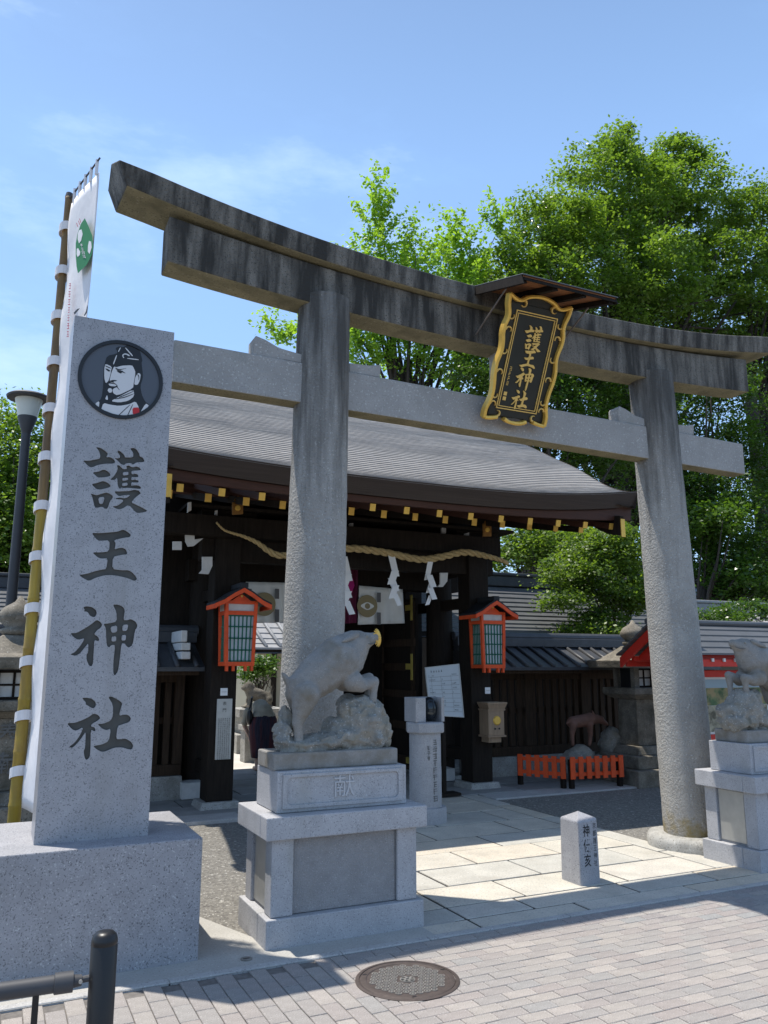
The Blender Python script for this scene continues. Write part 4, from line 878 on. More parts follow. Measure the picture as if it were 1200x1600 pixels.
# rafters in two tiers with gilt end caps
XR = [1.548 + 0.4305 * k for k in range(-1, 14)]
for k, x in enumerate(XR):
    if not (GCX - XV + .25 < x < GCX + XV - .25): continue
    l = lift(x) * 0.62
    a = Vector((x, 8.05, 3.455 + l * 0.4)); b = Vector((x, 9.30, 3.79 + l * .3)); r = MB().bar(a, b, 0.062, 0.075).build('rafter', WOODR, gate)
    d = (b - a).normalized(); MB().bar(a - d * 0.012, a - d * 0.001, 0.068, 0.082).build('gilt_cap', GOLD, r)
    a = Vector((x, 8.66, 3.515 + l * 0.3)); b = Vector((x, 10.6, 3.95)); a2 = a + Vector((0, 0, 0.0)); r = MB().bar(a2, b, 0.066, 0.085).build('rafter', WOODD, gate)
    d = (b - a2).normalized(); MB().bar(a2 - d * 0.012, a2 - d * 0.001, 0.072, 0.092).build('gilt_cap', GOLD, r)
bx('eave_purlin', WOODR, gate, GCX - XV + .25, GCX + XV - .25, 9.32, 9.42, 3.70, 3.84)
bx('purlin', WOODD, gate, GCX - XV + .3, 6.62, 9.85, 10.08, 3.30, 3.56)
# posts
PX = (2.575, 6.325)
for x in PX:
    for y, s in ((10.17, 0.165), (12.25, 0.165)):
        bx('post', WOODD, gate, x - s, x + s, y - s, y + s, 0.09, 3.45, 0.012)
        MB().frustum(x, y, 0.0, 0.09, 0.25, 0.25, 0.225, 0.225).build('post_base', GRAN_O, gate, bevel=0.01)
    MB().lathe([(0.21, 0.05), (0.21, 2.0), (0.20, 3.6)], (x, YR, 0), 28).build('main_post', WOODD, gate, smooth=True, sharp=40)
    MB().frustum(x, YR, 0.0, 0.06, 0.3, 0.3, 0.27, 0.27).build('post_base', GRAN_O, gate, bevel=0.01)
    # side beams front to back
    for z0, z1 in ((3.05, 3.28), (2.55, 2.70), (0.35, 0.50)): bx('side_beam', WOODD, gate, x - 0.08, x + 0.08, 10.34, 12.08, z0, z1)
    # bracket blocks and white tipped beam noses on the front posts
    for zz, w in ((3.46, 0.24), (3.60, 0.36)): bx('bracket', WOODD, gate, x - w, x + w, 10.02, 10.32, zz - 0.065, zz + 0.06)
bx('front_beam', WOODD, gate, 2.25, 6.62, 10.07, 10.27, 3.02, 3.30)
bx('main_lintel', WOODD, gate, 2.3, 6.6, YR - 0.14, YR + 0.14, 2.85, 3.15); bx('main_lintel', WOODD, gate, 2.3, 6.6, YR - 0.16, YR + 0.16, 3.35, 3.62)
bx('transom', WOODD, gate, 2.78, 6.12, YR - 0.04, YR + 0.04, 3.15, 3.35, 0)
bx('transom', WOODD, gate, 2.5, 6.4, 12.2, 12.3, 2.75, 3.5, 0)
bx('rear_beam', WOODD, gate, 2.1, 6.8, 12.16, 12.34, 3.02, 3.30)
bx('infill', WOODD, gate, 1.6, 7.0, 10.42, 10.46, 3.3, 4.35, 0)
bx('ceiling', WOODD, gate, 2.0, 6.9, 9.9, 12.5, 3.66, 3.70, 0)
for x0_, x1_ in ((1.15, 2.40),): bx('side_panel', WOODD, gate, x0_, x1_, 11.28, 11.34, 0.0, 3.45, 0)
bx('added_dark_panel', WOODD, gate, 4.75, 6.2, 12.36, 12.40, 0.05, 2.76, 0)  # dark panel added behind the opening to darken the gate interior
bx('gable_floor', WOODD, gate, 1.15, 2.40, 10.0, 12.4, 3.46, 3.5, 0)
# frog-leg strut carvings between beam and purlin
for cx in (3.55, 4.45, 5.35):
    pl = [(-.42, 0), (-.30, .05), (-.18, .16), (-.08, .24), (.08, .24), (.18, .16), (.30, .05), (.42, 0), (.2, 0), (.08, .1), (-.08, .1), (-.2, 0)]
    MB().prism([(cx + a, 3.302 + b) for a, b in pl], 0, 0.10, lambda u, v, d: (u, 10.10 + d, v)).build('frog_leg_strut', WOODD, gate)
# white painted beam ends that catch the eye in the dark
def whites(pts, Y, name='white_beam_end', d=0.03):
    P = [at(x, y, Y) for x, y in pts]
    MB().prism([(p.x, p.z) for p in P], 0, d, lambda u, v, w: (u, Y + w, v)).build(name, WHITEP, gate)
def nose(pts, Y, d=0.12):
    P = [at(x, y, Y) for x, y in pts]
    MB().prism([(p.x, p.z) for p in P], 0, d, lambda u, v, w: (u, Y + 0.031 + w, v)).build('beam_nose', WOODD, gate)
whites([(294, 785), (299, 784), (299, 797), (293, 801)], 9.6)
whites([(316, 811), (330, 811), (330, 827), (316, 827)], 9.95)
whites([(327, 811), (336, 811), (336, 798), (340, 797), (340, 810), (345, 813), (347, 818), (344, 825), (338, 827), (327, 820)], 9.9)
whites([(289, 831), (304, 831), (304, 843), (318, 841), (303, 853), (294, 854), (290, 846)], 9.95)
whites([(270, 846), (284, 846), (284, 859), (270, 859)], 9.9)
whites([(316, 870), (332, 870), (332, 884), (326, 897), (311, 896), (316, 890)], 10.0)
whites([(690, 825), (697, 822), (697, 833), (690, 836)], 9.95); whites([(679, 842), (690, 842), (690, 852), (679, 852)], 9.95)
whites([(726, 834), (733, 832), (733, 852), (715, 852), (711, 847), (726, 843)], 9.95)
whites([(688, 895), (700, 895), (699, 908), (692, 917), (684, 917), (688, 912)], 10.0)
whites([(546, 818), (552, 817), (552, 830), (558, 840), (545, 838), (538, 833), (545, 828)], 10.0)
# gilt crest plates hanging under the eave
for pts in ([(363, 785), (380, 783), (380, 803), (363, 804)], [(755, 818), (768, 817), (768, 838), (755, 838)]):
    P = [at(x, y, 9.0) for x, y in pts]; mbp = MB().prism([(p.x, p.z) for p in P], 0, 0.02, lambda u, v, w: (u, 9.0 + w, v)); o = mbp.build('crest_plate', BRONZE, gate, bevel=0.003)
    c = sum(P, Vector()) / 4; MB().tube([(c.x, 9.002, c.z), (c.x, 8.985, c.z)], [0.035, 0.028], 16).build('crest', GOLD, o)
    MB().prism([(c.x - .05, c.z + .08), (c.x + .05, c.z + .08), (c.x + .03, c.z + .12), (c.x, c.z + .15), (c.x - .03, c.z + .12)], 0, .02, lambda u, v, w: (u, 9.0 + w, v)).build('crest_top', BRONZE, o)
# small door wings: right leaf folded back, with brass hinges
def leaf(x, hx, lab):
    t = thing('door_leaf', lab, 'door', (x, 11.6, 0), 'gate door leaves')
    y0, y1 = 11.22, 12.45; s = hx
    bx('panel', WOODD, t, x - 0.03, x + 0.03, y0, y1, 0.12, 2.75, 0.004)
    for z0, z1 in ((0.14, 0.32), (0.72, 0.84), (1.20, 1.32), (1.62, 1.74), (2.0, 2.12), (2.52, 2.70)): bx('door_rail', WOODB, t, x + s * 0.035 - .02, x + s * 0.035 + .02, y0, y1, z0, z1, 0.004)
    for yy in (y0 + .02, y1 - .1): bx('door_stile', WOODB, t, x + s * 0.045 - .02, x + s * 0.045 + .02, yy, yy + 0.08, 0.13, 2.74, 0.004)
    for zz in (0.26, 1.68, 2.6):
        mb = MB(); xx = x + s * 0.068
        mb.box(xx - .004, xx + .004, y0 + .02, y0 + .09, zz - .20, zz + .20); mb.box(xx - .0035, xx + .0035, y0 + .09, y0 + .26, zz - .04, zz + .05)
        mb.build('brass_hinge', BRASS, t, bevel=0.002)
    return t
leaf(5.93, -1, 'open right door leaf of the gate with brass hinges'); leaf(2.98, 1, 'open left door leaf of the gate')
# side wings between main and front posts: low lattice
# ------------------------------------------------------------------ sacred rope with paper streamers
RY = 9.72
ctl = [at(x, y, RY) for x, y in ((338, 816), (352, 829), (380, 838), (402, 848), (420, 861), (440, 868), (490, 864), (545, 857), (600, 863), (655, 874), (690, 870), (725, 863), (760, 869), (786, 876))]
rad = [0.012, 0.014, 0.02, 0.028, 0.036, 0.042, 0.046, 0.048, 0.048, 0.048, 0.048, 0.046, 0.04, 0.03]
def crom(P, n=10):
    out = []
    for i in range(len(P) - 1):
        a = P[max(i - 1, 0)]; b = P[i]; c = P[i + 1]; d = P[min(i + 2, len(P) - 1)]
        for k in range(n):
            t = k / n; out.append(0.5 * ((2 * b) + (c - a) * t + (2 * a - 5 * b + 4 * c - d) * t * t + (3 * b - a - 3 * c + d) * t ** 3))
    return out + [P[-1]]
line = crom(ctl, 16); rl = [v.x * .88 for v in crom([Vector((r, 0, 0)) for r in rad], 16)]
rope = thing('sacred_rope', 'thick twisted straw rope strung across the front of the gate', 'rope', line[len(line) // 2])
arc = 0; ph = []
for i, p in enumerate(line):
    if i: arc += (p - line[i - 1]).length / max(0.014, rl[i]) * 0.36
    ph.append(arc)
for s in range(3):
    pts = []
    for i, p in enumerate(line):
        t = (line[min(i + 1, len(line) - 1)] - line[max(i - 1, 0)]).normalized(); u = Vector((0, 1, 0)); w = t.cross(u).normalized(); a = ph[i] * 1.9 + s * 2 * math.pi / 3
        pts.append(p + (u * math.cos(a) + w * math.sin(a)) * rl[i] * 0.66)
    # subsample smoothly
    MB().tube(pts, [r * 0.62 for r in rl], 8).build('strand', ROPE, rope, smooth=True)
MB().tube([line[-1], line[-1] + Vector((0.05, 0, -0.02)), line[-1] + Vector((0.09, 0, -0.05))], [0.028, 0.034, 0.02], 8).build('tassel', ROPE, rope)
def shide(x, y, sc, lab, flip=1):
    c = at(x, y, RY - 0.03); u = sc
    t = thing('paper_streamer', lab, 'paper streamer', c, 'paper streamers on the rope')
    x0 = 0; z = 0
    segs = [(0, 0, .075, -.26), (.03, -.19, .085, -.17), (-.01, -.28, .08, -.16), (.03, -.37, .075, -.16), (.02, -.47, .06, -.14)]
    for k, (a, zz, w, h) in enumerate(segs):
        a *= flip; vs = []
        sk = 0.05 * flip * (1 if k % 2 else -1); yy = c.y - 0.012 * k - (0.02 if k % 2 else 0)
        P = [(c.x + (a - w / 2) * u * 1.25, yy, c.z + zz * u), (c.x + (a + w / 2) * u * 1.25, yy + 0.015, c.z + zz * u + 0.01), (c.x + (a + w / 2 - sk) * u * 1.25, yy + 0.01, c.z + (zz + h) * u + .015), (c.x + (a - w / 2 - sk) * u * 1.25, yy - 0.01, c.z + (zz + h) * u)]
        mbx = MB(); mbx.add(P + [Vector(q) + Vector((0, 0.002, 0)) for q in P], [(0, 1, 2, 3), (7, 6, 5, 4), (0, 4, 5, 1), (1, 5, 6, 2), (2, 6, 7, 3), (3, 7, 4, 0)]); mbx.build('paper_fold', PAPER, t)
shide(612, 868, 1.12, 'zigzag white paper streamer hanging beside the white curtain', 1); shide(673, 878, 1.0, 'zigzag white paper streamer nearest the right gate post', -1); shide(537, 870, 1.25, 'zigzag white paper streamer half hidden behind the left torii column', 1)

# ------------------------------------------------------------------ curtains inside the gate
def curtain(pts, Y, crests, lab, folds=5):
    P = [at(x, y, Y) for x, y in pts]; n = 24; mb = MB(); vs = []
    for j in range(9):
        v = j / 8
        for i in range(n + 1):
            u = i / n; a = P[0].lerp(P[1], u); b = P[3].lerp(P[2], u); p = a.lerp(b, v); vs.append((p.x, Y + 0.02 * math.sin(u * folds * 6.28) * (0.3 + v), p.z))
    mb.add(vs, [(j * (n + 1) + i, j * (n + 1) + i + 1, (j + 1) * (n + 1) + i + 1, (j + 1) * (n + 1) + i) for j in range(8) for i in range(n)])
    t = thing('gate_curtain', lab, 'curtain', sum(P, Vector()) / 4, 'white curtains in the gate'); o = mb.build('cloth', CURT, t, smooth=True, fixn=False)
    sd = o.modifiers.new('solid', 'SOLIDIFY'); sd.thickness = 0.004
    for (x, y, r) in crests:
        c = at(x, y, Y - 0.045); m2 = MB(); m2.tube([(c.x, Y - .040, c.z), (c.x, Y - .045, c.z)], r, 28); q = m2.build('crest', CRESTM, t)
        MB().prism(chaikin([(c.x - r * .8, c.z), (c.x, c.z + r * .42), (c.x + r * .8, c.z), (c.x, c.z - r * .42)], 2), 0, .003, XZ(Y - .0455)).build('crest_emblem', CURT, q)
        MB().tube([(c.x, Y - .049, c.z), (c.x, Y - .0515, c.z)], r * .26, 16).build('crest_emblem', CRESTM, q)
    return t, Y
CRESTM = mat('crest_gold_print', (0.30, 0.235, 0.12), 0.7)
STRAPM = mat('curtain_strap', (0.14, 0.135, 0.13), 0.8)
c1, Y1 = curtain([(384, 909), (470, 911), (470, 972), (384, 974)], 10.92, [(413, 944, 0.165)], 'white crested gate curtain left of the torii column')
c2, Y2 = curtain([(561, 915), (629, 921), (632, 974), (559, 976)], 10.92, [(574, 947, 0.165)], 'white crested gate curtain behind the left boar', 3)
def strap(t, x, y0, y1, wd=0.03):
    for (a, b) in ((y0, y0 + (y1 - y0) * .3), (y0 + (y1 - y0) * .62, y1)):
        p = at(x, a, 10.87); q = at(x, b, 10.87); MB().box(p.x - wd, p.x + wd, 10.865, 10.87, q.z, p.z).build('strap', STRAPM, t)
strap(c1, 433, 920, 972); strap(c1, 390, 920, 972); strap(c2, 592, 926, 976)
P = [at(x, y, 10.96) for x, y in ((528, 868), (561, 868), (560, 973), (528, 975))]
pd = thing('purple_drape', 'dark purple drape hanging beside the torii column', 'drape', P[0])
mb = MB(); n = 12; mb.add([(P[0].lerp(P[1], i / n).lerp(P[3].lerp(P[2], i / n), j) .x, 10.96 + 0.03 * math.sin(i * 1.7), P[0].lerp(P[1], i / n).lerp(P[3].lerp(P[2], i / n), j).z) for j in (0, 1) for i in range(n + 1)], [(i, i + 1, i + n + 2, i + n + 1) for i in range(n)]); mb.build('cloth', PURPLE, pd, fixn=False)
P = [at(x, y, 10.90) for x, y in ((534, 896), (540, 897), (552, 905), (554, 915), (546, 936), (540, 939), (533, 935))]
MB().prism([(p.x, p.z) for p in P], 0, .02, lambda u, v, w: (u, 10.90 + w, v)).build('magenta_tassel', MAG, pd)

# ------------------------------------------------------------------ wall lanterns
def lantern(cx, zb, yb, lab):
    t = thing('gate_lantern', lab, 'lantern', (cx, yb, zb), 'vermilion lanterns on the gate posts')
    w, d, h = 0.185, 0.165, 0.625; y0 = yb - 2 * d; yc = yb - d
    w1 = w * 1.12
    # posts (slightly spreading upwards)
    for sx in (-1, 1):
        for sy in (-1, 1): MB().bar((cx + sx * (w - .02), yc + sy * (d - .02), zb + .04), (cx + sx * (w1 - .02), yc + sy * (d - .015), zb + .04 + h + .13), 0.042, 0.042).build('frame_post', VERM, t, bevel=.003)
    for zz, k, hh in ((zb + .05, 1.0, .05), (zb + .04 + h, 1.1, .05), (zb + .04 + h + .13, 1.12, .04)):
        for sy in (-1, 1): MB().box(cx - w * k, cx + w * k, yc + sy * (d - .02) - .016, yc + sy * (d - .02) + .016, zz - hh / 2, zz + hh / 2).build('frame_rail', VERM, t, bevel=.002)
        for sx in (-1, 1): MB().box(cx + sx * (w * k - .02) - .016, cx + sx * (w * k - .02) + .016, yc - d + .03, yc + d - .03, zz - hh / 2 + .001, zz + hh / 2 - .001).build('frame_rail', VERM, t, bevel=.002)
    for sx in (-1, 1):
        for ox in (0.03, 0.11): MB().box(cx + sx * (w - ox) - .016, cx + sx * (w - ox) + .016, y0 + .005, y0 + .05, zb - .035, zb + .024).build('foot', VERM, t)
    # papered lattice panels
    z0, z1 = zb + .076, zb + .04 + h - .026
    MB().add([(cx - w * .88, yc - d + .028, z0), (cx + w * .88, yc - d + .028, z0), (cx + w * .97, yc - d + .028, z1), (cx - w * .97, yc - d + .028, z1)], [(0, 1, 2, 3)]).build('paper_pane', LPAPER, t, fixn=False)
    la = MB()
    for k in range(8):
        u = -1 + 2 * k / 7; u *= .88; la.bar((cx + u * w, yc - d + .016, z0), (cx + u * w * 1.1, yc - d + .016, z1), .014 if 0 < k < 7 else .03, .014, up=Vector((0, 1, 0)))
    for k in range(5): zz = z0 + (z1 - z0) * k / 4; la.box(cx - w * .9, cx + w * .9, yc - d + .009, yc - d + .0215, zz - (.008 if 0 < k < 4 else .016), zz + (.008 if 0 < k < 4 else .016))
    la.build('lattice', GREENP, t)
    for sx in (-1, 1):
        xs_ = cx + sx * (w - .028)
        MB().box(xs_ - .002, xs_ + .002, yc - d + .04, yc + d - .04, z0, z1).build('paper_pane', LPAPER, t)
        la = MB()
        for k in range(7): yy = yc - d + .045 + (2 * d - .09) * k / 6; la.box(xs_ + sx * .004 - .004, xs_ + sx * .004 + .006, yy - .011, yy + .011, z0, z1)
        for k in range(5): zz = z0 + (z1 - z0) * k / 4; la.box(xs_ + sx * .010 - .004, xs_ + sx * .010 + .004, yc - d + .04, yc + d - .04, zz - .01, zz + .01)
        la.build('lattice', GREENP, t)
    zt_ = zb + .04 + h + .026
    MB().box(cx - w * 1.02, cx + w * 1.02, yc - d + .03, yc - d + .04, zt_, zt_ + .085).build('white_frieze', WHITEP, t)
    for sx in (-1, 1): MB().box(cx + sx * (w * 1.04) - .005, cx + sx * (w * 1.04) + .005, yc - d + .05, yc + d - .05, zt_, zt_ + .085).build('white_frieze', WHITEP, t)
    # gable roof, ridge running front to back
    ze = zb + .04 + h + .10; za = ze + .180; hw = 0.352
    f0 = y0 - .10; f1 = yb + .02
    for sx in (-1, 1):
        pl = [(0, za + .012), (sx * .115, za - .05), (sx * .238, ze + .046), (sx * hw, ze - .005)]
        mb = MB(); vs = []
        for (u, v) in pl: vs += [(cx + u, f0, v), (cx + u, f1, v), (cx + u, f1, v + .03), (cx + u, f0, v + .03)]
        mb.add(vs, [(i * 4 + k, i * 4 + (k + 1) % 4, (i + 1) * 4 + (k + 1) % 4, (i + 1) * 4 + k) for i in range(3) for k in range(4)] + [(0, 1, 2, 3), (15, 14, 13, 12)]); mb.build('roof_slope', LROOF, t)
        mb = MB(); vs = []
        for (u, v) in pl: vs += [(cx + u, f0 - .012, v - .048), (cx + u, f0 + .012, v - .048), (cx + u, f0 + .012, v + .006), (cx + u, f0 - .012, v + .006)]
        mb.add(vs, [(i * 4 + k, i * 4 + (k + 1) % 4, (i + 1) * 4 + (k + 1) % 4, (i + 1) * 4 + k) for i in range(3) for k in range(4)] + [(0, 1, 2, 3), (15, 14, 13, 12)]); mb.build('bargeboard', VERM, t)
        MB().box(cx + sx * (hw - .01) - .012, cx + sx * (hw - .01) + .012, f0, f1, ze - .055, ze - .003).build('eave_strip', VERM, t)
    MB().prism([(cx - .17, ze + .012), (cx + .17, ze + .012), (cx, za - .045)], 0, .02, XZ(y0 + .03)).build('pediment', VERM, t)
    MB().box(cx - .05, cx + .05, f0 - .005, f1, za + .02, za + .085).build('roof_ridge', LROOF, t, bevel=.01)
    st = MB()
    for sx in (-1, 1):
        for zz in (zb + .04 + h, zb + .04 + h + .125): st.lathe([(.012, 0), (.012, .004)], (cx + sx * w * 1.08, 0, 0), 8) if False else st.tube([(cx + sx * w * 1.03, y0 - .003, zz), (cx + sx * w * 1.03, y0 + .012, zz)], [.010, .014], 10)
    st.tube([(cx, y0 - .002, za - .075), (cx, y0 + .012, za - .075)], [.012, .016], 10); st.build('gilt_stud', GOLD, t)
    MB().box(cx - .06, cx + .06, yb - .02, yb + .04, zb + .3, zb + .6).build('wall_bracket', WOODD, t)
LPAPER = mat('lantern_paper', (0.62, 0.66, 0.72), 0.6)
LROOF = mat('lantern_roof_copper', (0.018, 0.021, 0.026), 0.65, var=0.3, vscale=12)
lantern(2.675, at(365, 1044, 9.65).z, 9.985, 'vermilion wall lantern with green lattice on the left gate post'); lantern(6.33, at(772, 1047, 9.65).z, 9.985, 'vermilion wall lantern with green lattice on the right gate post')
# plates and boxes on the posts
P = [at(x, y, 9.995) for x, y in ((339, 1092), (363, 1092), (361, 1186), (336, 1186))]
pt = thing('sign_plate', 'tall narrow metal text plate on the left gate post', 'sign', P[0]); x0 = P[0].x; x1 = P[1].x; z0 = P[2].z; z1 = P[0].z
MB().box(x0, x1, 9.985, 10.0, z0, z1).build('plate', STEEL, pt, bevel=.002)
text('表\n門', 0.05, INKB, lambda u, v, w: ((x0 + x1) / 2 + u, 9.9835 - w, z1 - .10 + v), 'heading', pt, spacing=1.6)
mb = MB(); scribble(mb, 22, 0.0225, lambda u, v, w: (x1 - .03 + u, 9.984 - w, z1 - .24 - v), 4, lines=6, gap=0.026); mb.build('small_writing', INKG, pt)
for (a, b), lab in (((350, 1081), 'small white sticker above the metal text plate'), ((762, 1079), 'small white sticker above the wooden offering box')):
    c = at(a, b, 10.0); st = thing('white_sticker', lab, 'sticker', c, 'stickers on the gate posts'); MB().box(c.x - .045, c.x + .045, 9.996, 10.003, c.z - .045, c.z + .045).build('card', PAPER, st, bevel=.002); MB().box(c.x - .032, c.x + .032, 9.994, 9.9955, c.z - .005, c.z + .005).build('print', WHITEP, st)
# wooden offering box on right post
c = at(767, 1125, 9.9); ob = thing('offering_box', 'small pale wooden box with gilt crest fixed to the right gate post', 'box', (c.x, 9.9, c.z))
zz = c.z; cx = c.x
bx('box', WOODL, ob, cx - .13, cx + .13, 9.76, 10.0, zz - .20, zz + .16, .004); bx('lid', WOODL, ob, cx - .165, cx + .165, 9.72, 10.0, zz + .225, zz + .25, .003); MB().frustum(cx, 9.86, zz + .161, zz + .224, .13, .12, .16, .138).build('lid_slope', WOODL, ob)
bx('foot', WOODL, ob, cx - .15, cx + .15, 9.74, 10.0, zz - .225, zz - .201, .003); bx('bracket', WOODL, ob, cx - .10, cx + .10, 9.80, 10.0, zz - .30, zz - .226, .003); bx('rim', WOODL, ob, cx - .145, cx + .145, 9.745, 10.0, zz + .135, zz + .16, .002)
MB().tube([(cx + .01, 9.76, zz + .0), (cx + .01, 9.745, zz + .0)], [.065, .05], 24).build('gilt_crest', GOLD, ob)
mb = MB()
for sx in (-.035, .035): mb.tube([(cx + sx + .01, 9.76, zz - .11), (cx + sx + .01, 9.755, zz - .11)], .014, 8)
mb.build('lettering', INKB, ob)
# ------------------------------------------------------------------ small inscribed post on the path
ps = thing('inscribed_post', 'short square stone post with black brushed characters on the path', 'stone post', (4.39, 5.53, 0))
mb = MB(); ax0, ax1, ay0, ay1 = 4.292, 4.492, 5.40, 5.645
mb.add([(ax0, ay0, -.02), (ax1, ay0, -.02), (ax1, ay1, -.02), (ax0, ay1, -.02), (ax0 + .005, ay0 + .004, .475), (ax1 - .005, ay0 + .004, .49), (ax1 - .005, ay1 - .004, .49), (ax0 + .005, ay1 - .004, .475), (ax0 + .10, (ay0 + ay1) / 2, .535)],
       [(0, 3, 2, 1), (0, 1, 5, 4), (1, 2, 6, 5), (2, 3, 7, 6), (3, 0, 4, 7), (4, 5, 8), (5, 6, 8), (6, 7, 8), (7, 4, 8)])
mb.build('stone', GRAN, ps, bevel=0.012, segs=3)
yy = ay0 - 0.0005
text('神\n使\n亥', 0.078, INKB, lambda u, v, w: (4.372 + u * .9, yy - .0008 + (v + .27) * 0.008, .285 + v * 1.28), 'lettering', ps, spacing=1.12, bold=0.0008)
text('京\n都\n護\n王\n神\n社', 0.040, INKB, lambda u, v, w: (4.452 + u * .9, yy - .0008 + (v + .27) * 0.008, .292 + v * 1.22), 'lettering', ps, spacing=1.15, bold=0.0)

# ------------------------------------------------------------------ round stone monument with dark globe
mc = Vector((4.47, 8.28, 0))
rm = thing('round_monument', 'round grey stone pillar carrying a dark globe in a stone niche', 'monument', mc)
MB().lathe([(.235, -.02), (.235, .13), (.225, .16), (.15, .16)], mc, 32).build('base_ring', GRAN_P, rm, smooth=True, sharp=30)
MB().lathe([(.182, .15), (.178, .95), (.178, .955)], mc, 32).build('pillar', GRAN_P, rm, smooth=True, sharp=30)
MB().lathe([(.215, .955), (.225, .97), (.225, 1.06), (.21, 1.075)], mc, 8).build('collar', GRAN_P, rm, bevel=.006)
bx('niche_cheek', GRAN_P, rm, mc.x - .185, mc.x - .055, mc.y - .13, mc.y + .15, 1.076, 1.345); bx('niche_cheek', GRAN_P, rm, mc.x + .145, mc.x + .185, mc.y - .13, mc.y + .15, 1.076, 1.345); bx('niche_back', GRAN_P, rm, mc.x - .055, mc.x + .145, mc.y + .10, mc.y + .15, 1.076, 1.345)
organic([((mc.x + .045, mc.y - .02, 1.215), (.098, .098, .137))], .012, 4, 'globe', GLASSB, rm)
mb = MB(); scribble(mb, 9, 0.075, lambda u, v, w: (mc.x + .028 + u, mc.y - math.sqrt(.184 ** 2 - (u + .028) ** 2) - w, .86 - v), 9); scribble(mb, 3, 0.055, lambda u, v, w: (mc.x - .05 + u, mc.y - math.sqrt(.184 ** 2 - (u - .05) ** 2) - w, .80 - v), 10); mb.build('small_writing', INKG, rm)

# ------------------------------------------------------------------ notice board on the right wing
nb = thing('notice_board', 'white ruled notice sheet on a board by the right gate post', 'notice board', at(696, 1120, 9.55))
P = [at(x, y, 9.55) for x, y in ((667, 1043), (720, 1037), (725, 1121), (672, 1118))]
c0, c1_, c2_, c3 = P
def NBp(u, v, d): p = c3.lerp(c2_, u).lerp(c0.lerp(c1_, u), v); return (p.x, 9.55 - d + 0.05 * v, p.z)
NBM = mat('notice_sheet', (0.46, 0.50, 0.52), 0.5)
MB().prism([(0, 0), (1, 0), (1, 1), (0, 1)], -.02, 0, NBp).build('board', NBM, nb, bevel=.003)
fr2 = MB()
for (a, b, c, d) in ((0, 1, 0, .015), (0, 1, .985, 1), (0, .018, .016, .984), (.982, 1, .016, .984)): fr2.prism([(a, c), (b, c), (b, d), (a, d)], .0005, .008, NBp)
fr2.build('frame', STEEL, nb)
mb = MB()
for k in range(9): v = .10 + .085 * k; mb.prism([(.06, v), (.95, v), (.95, v + .004), (.06, v + .004)], .0006, .0014, NBp)
for u in (.14, .42, .72): mb.prism([(u, .09), (u + .004, .09), (u + .004, .80), (u, .80)], .0015, .002, NBp)
mb.build('ruled_lines', INKG, nb)
mb = MB(); rr = random.Random(4)
for k in range(5): scribble(mb, 1, .055, lambda u, v, w: NBp(.16 + k * .075 + u, .90 + v, .001 + w), k)
for row in range(9):
    for u0 in (.08, .18, .46, .76):
        for q in range(rr.randrange(0, 6)): scribble(mb, 1, .026, lambda u, v, w: NBp(u0 + q * .03 + u, .815 - row * .085 + v * 1.2, .001 + w), row * 7 + q)
mb.build('small_writing', INKB, nb)
pm = c3.lerp(c2_, .5); MB().box(pm.x - .025, pm.x + .025, 9.635, 9.675, 0.02, 1.62).build('stand_post', WOODD, nb); MB().box(pm.x - .2, pm.x + .2, 9.55, 9.77, 0.012, 0.05).build('stand_foot', WOODD, nb)

# ------------------------------------------------------------------ wing fences with tiled roofs
def wing(x0, x1, lab, roofx0=None):
    t = thing('lattice_fence', lab, 'fence', ((x0 + x1) / 2, 11.0, 0), 'lattice fences beside the gate')
    y = 11.0
    bx('stone_sill', GRAN_O, t, x0, x1, y - .13, y + .13, -.02, .30, .01)
    bx('rail', WOODB, t, x0, x1, y - .06, y + .06, .302, .44); bx('rail', WOODB, t, x0, x1, y - .05, y + .05, 1.48, 1.58); bx('rail', WOODB, t, x0, x1, y + .02, y + .05, .95, 1.03)
    x = x0 + .06; k = 0
    me = None
    while x < x1 - .03:
        if k % 8 == 0: bx('post', WOODB, t, x - .06, x + .06, y - .075, y + .075, .441, 1.70); x += .12
        else:
            o = bx('slat', WOODB, t, x - .042, x + .042, y - .04, y + .015, .441, 1.479, .004); x += .145
        k += 1
    ry0, ry1 = y - .72, y + .72; za, ze = 2.02, 1.68
    for s in (-1, 1):
        mb = MB(); mb.add([(x0 - .1, y, za), (x1 + .1, y, za), (x1 + .1, y + s * .72, ze), (x0 - .1, y + s * .72, ze), (x0 - .1, y, za - .06), (x1 + .1, y, za - .06), (x1 + .1, y + s * .72, ze - .05), (x0 - .1, y + s * .72, ze - .05)], [(0, 1, 2, 3), (7, 6, 5, 4), (0, 4, 5, 1), (1, 5, 6, 2), (2, 6, 7, 3), (3, 7, 4, 0)])
        mb.build('roof_slope', TILE, t)
        n = int((x1 - x0) / .24)
        for k in range(n + 1):
            xx = x0 + (x1 - x0) * k / n; MB().tube([(xx, y + s * .10, za - .035), (xx, y + s * .72, ze + .012)], .032, 8).build('cover_tile', TILE, t, smooth=True)
    mb = MB(); mb.box(x0 - .12, x1 + .12, y - .10, y + .10, za - .02, za + .12); mb.tube([(x0 - .15, y, za + .14), (x1 + .15, y, za + .14)], .075, 12); mb.build('roof_ridge', TILE, t, bevel=.01)
    bx('eave_board', WOODB, t, x0 - .05, x1 + .05, ry0 + .08, ry0 + .11, ze - .10, ze - .045)
    return t
wf = wing(6.60, 11.3, 'dark slatted fence with black tiled roof, right of the gate'); wl_ = wing(-3.5, 2.30, 'brown slatted fence with tiled roof between stele and left gate post')
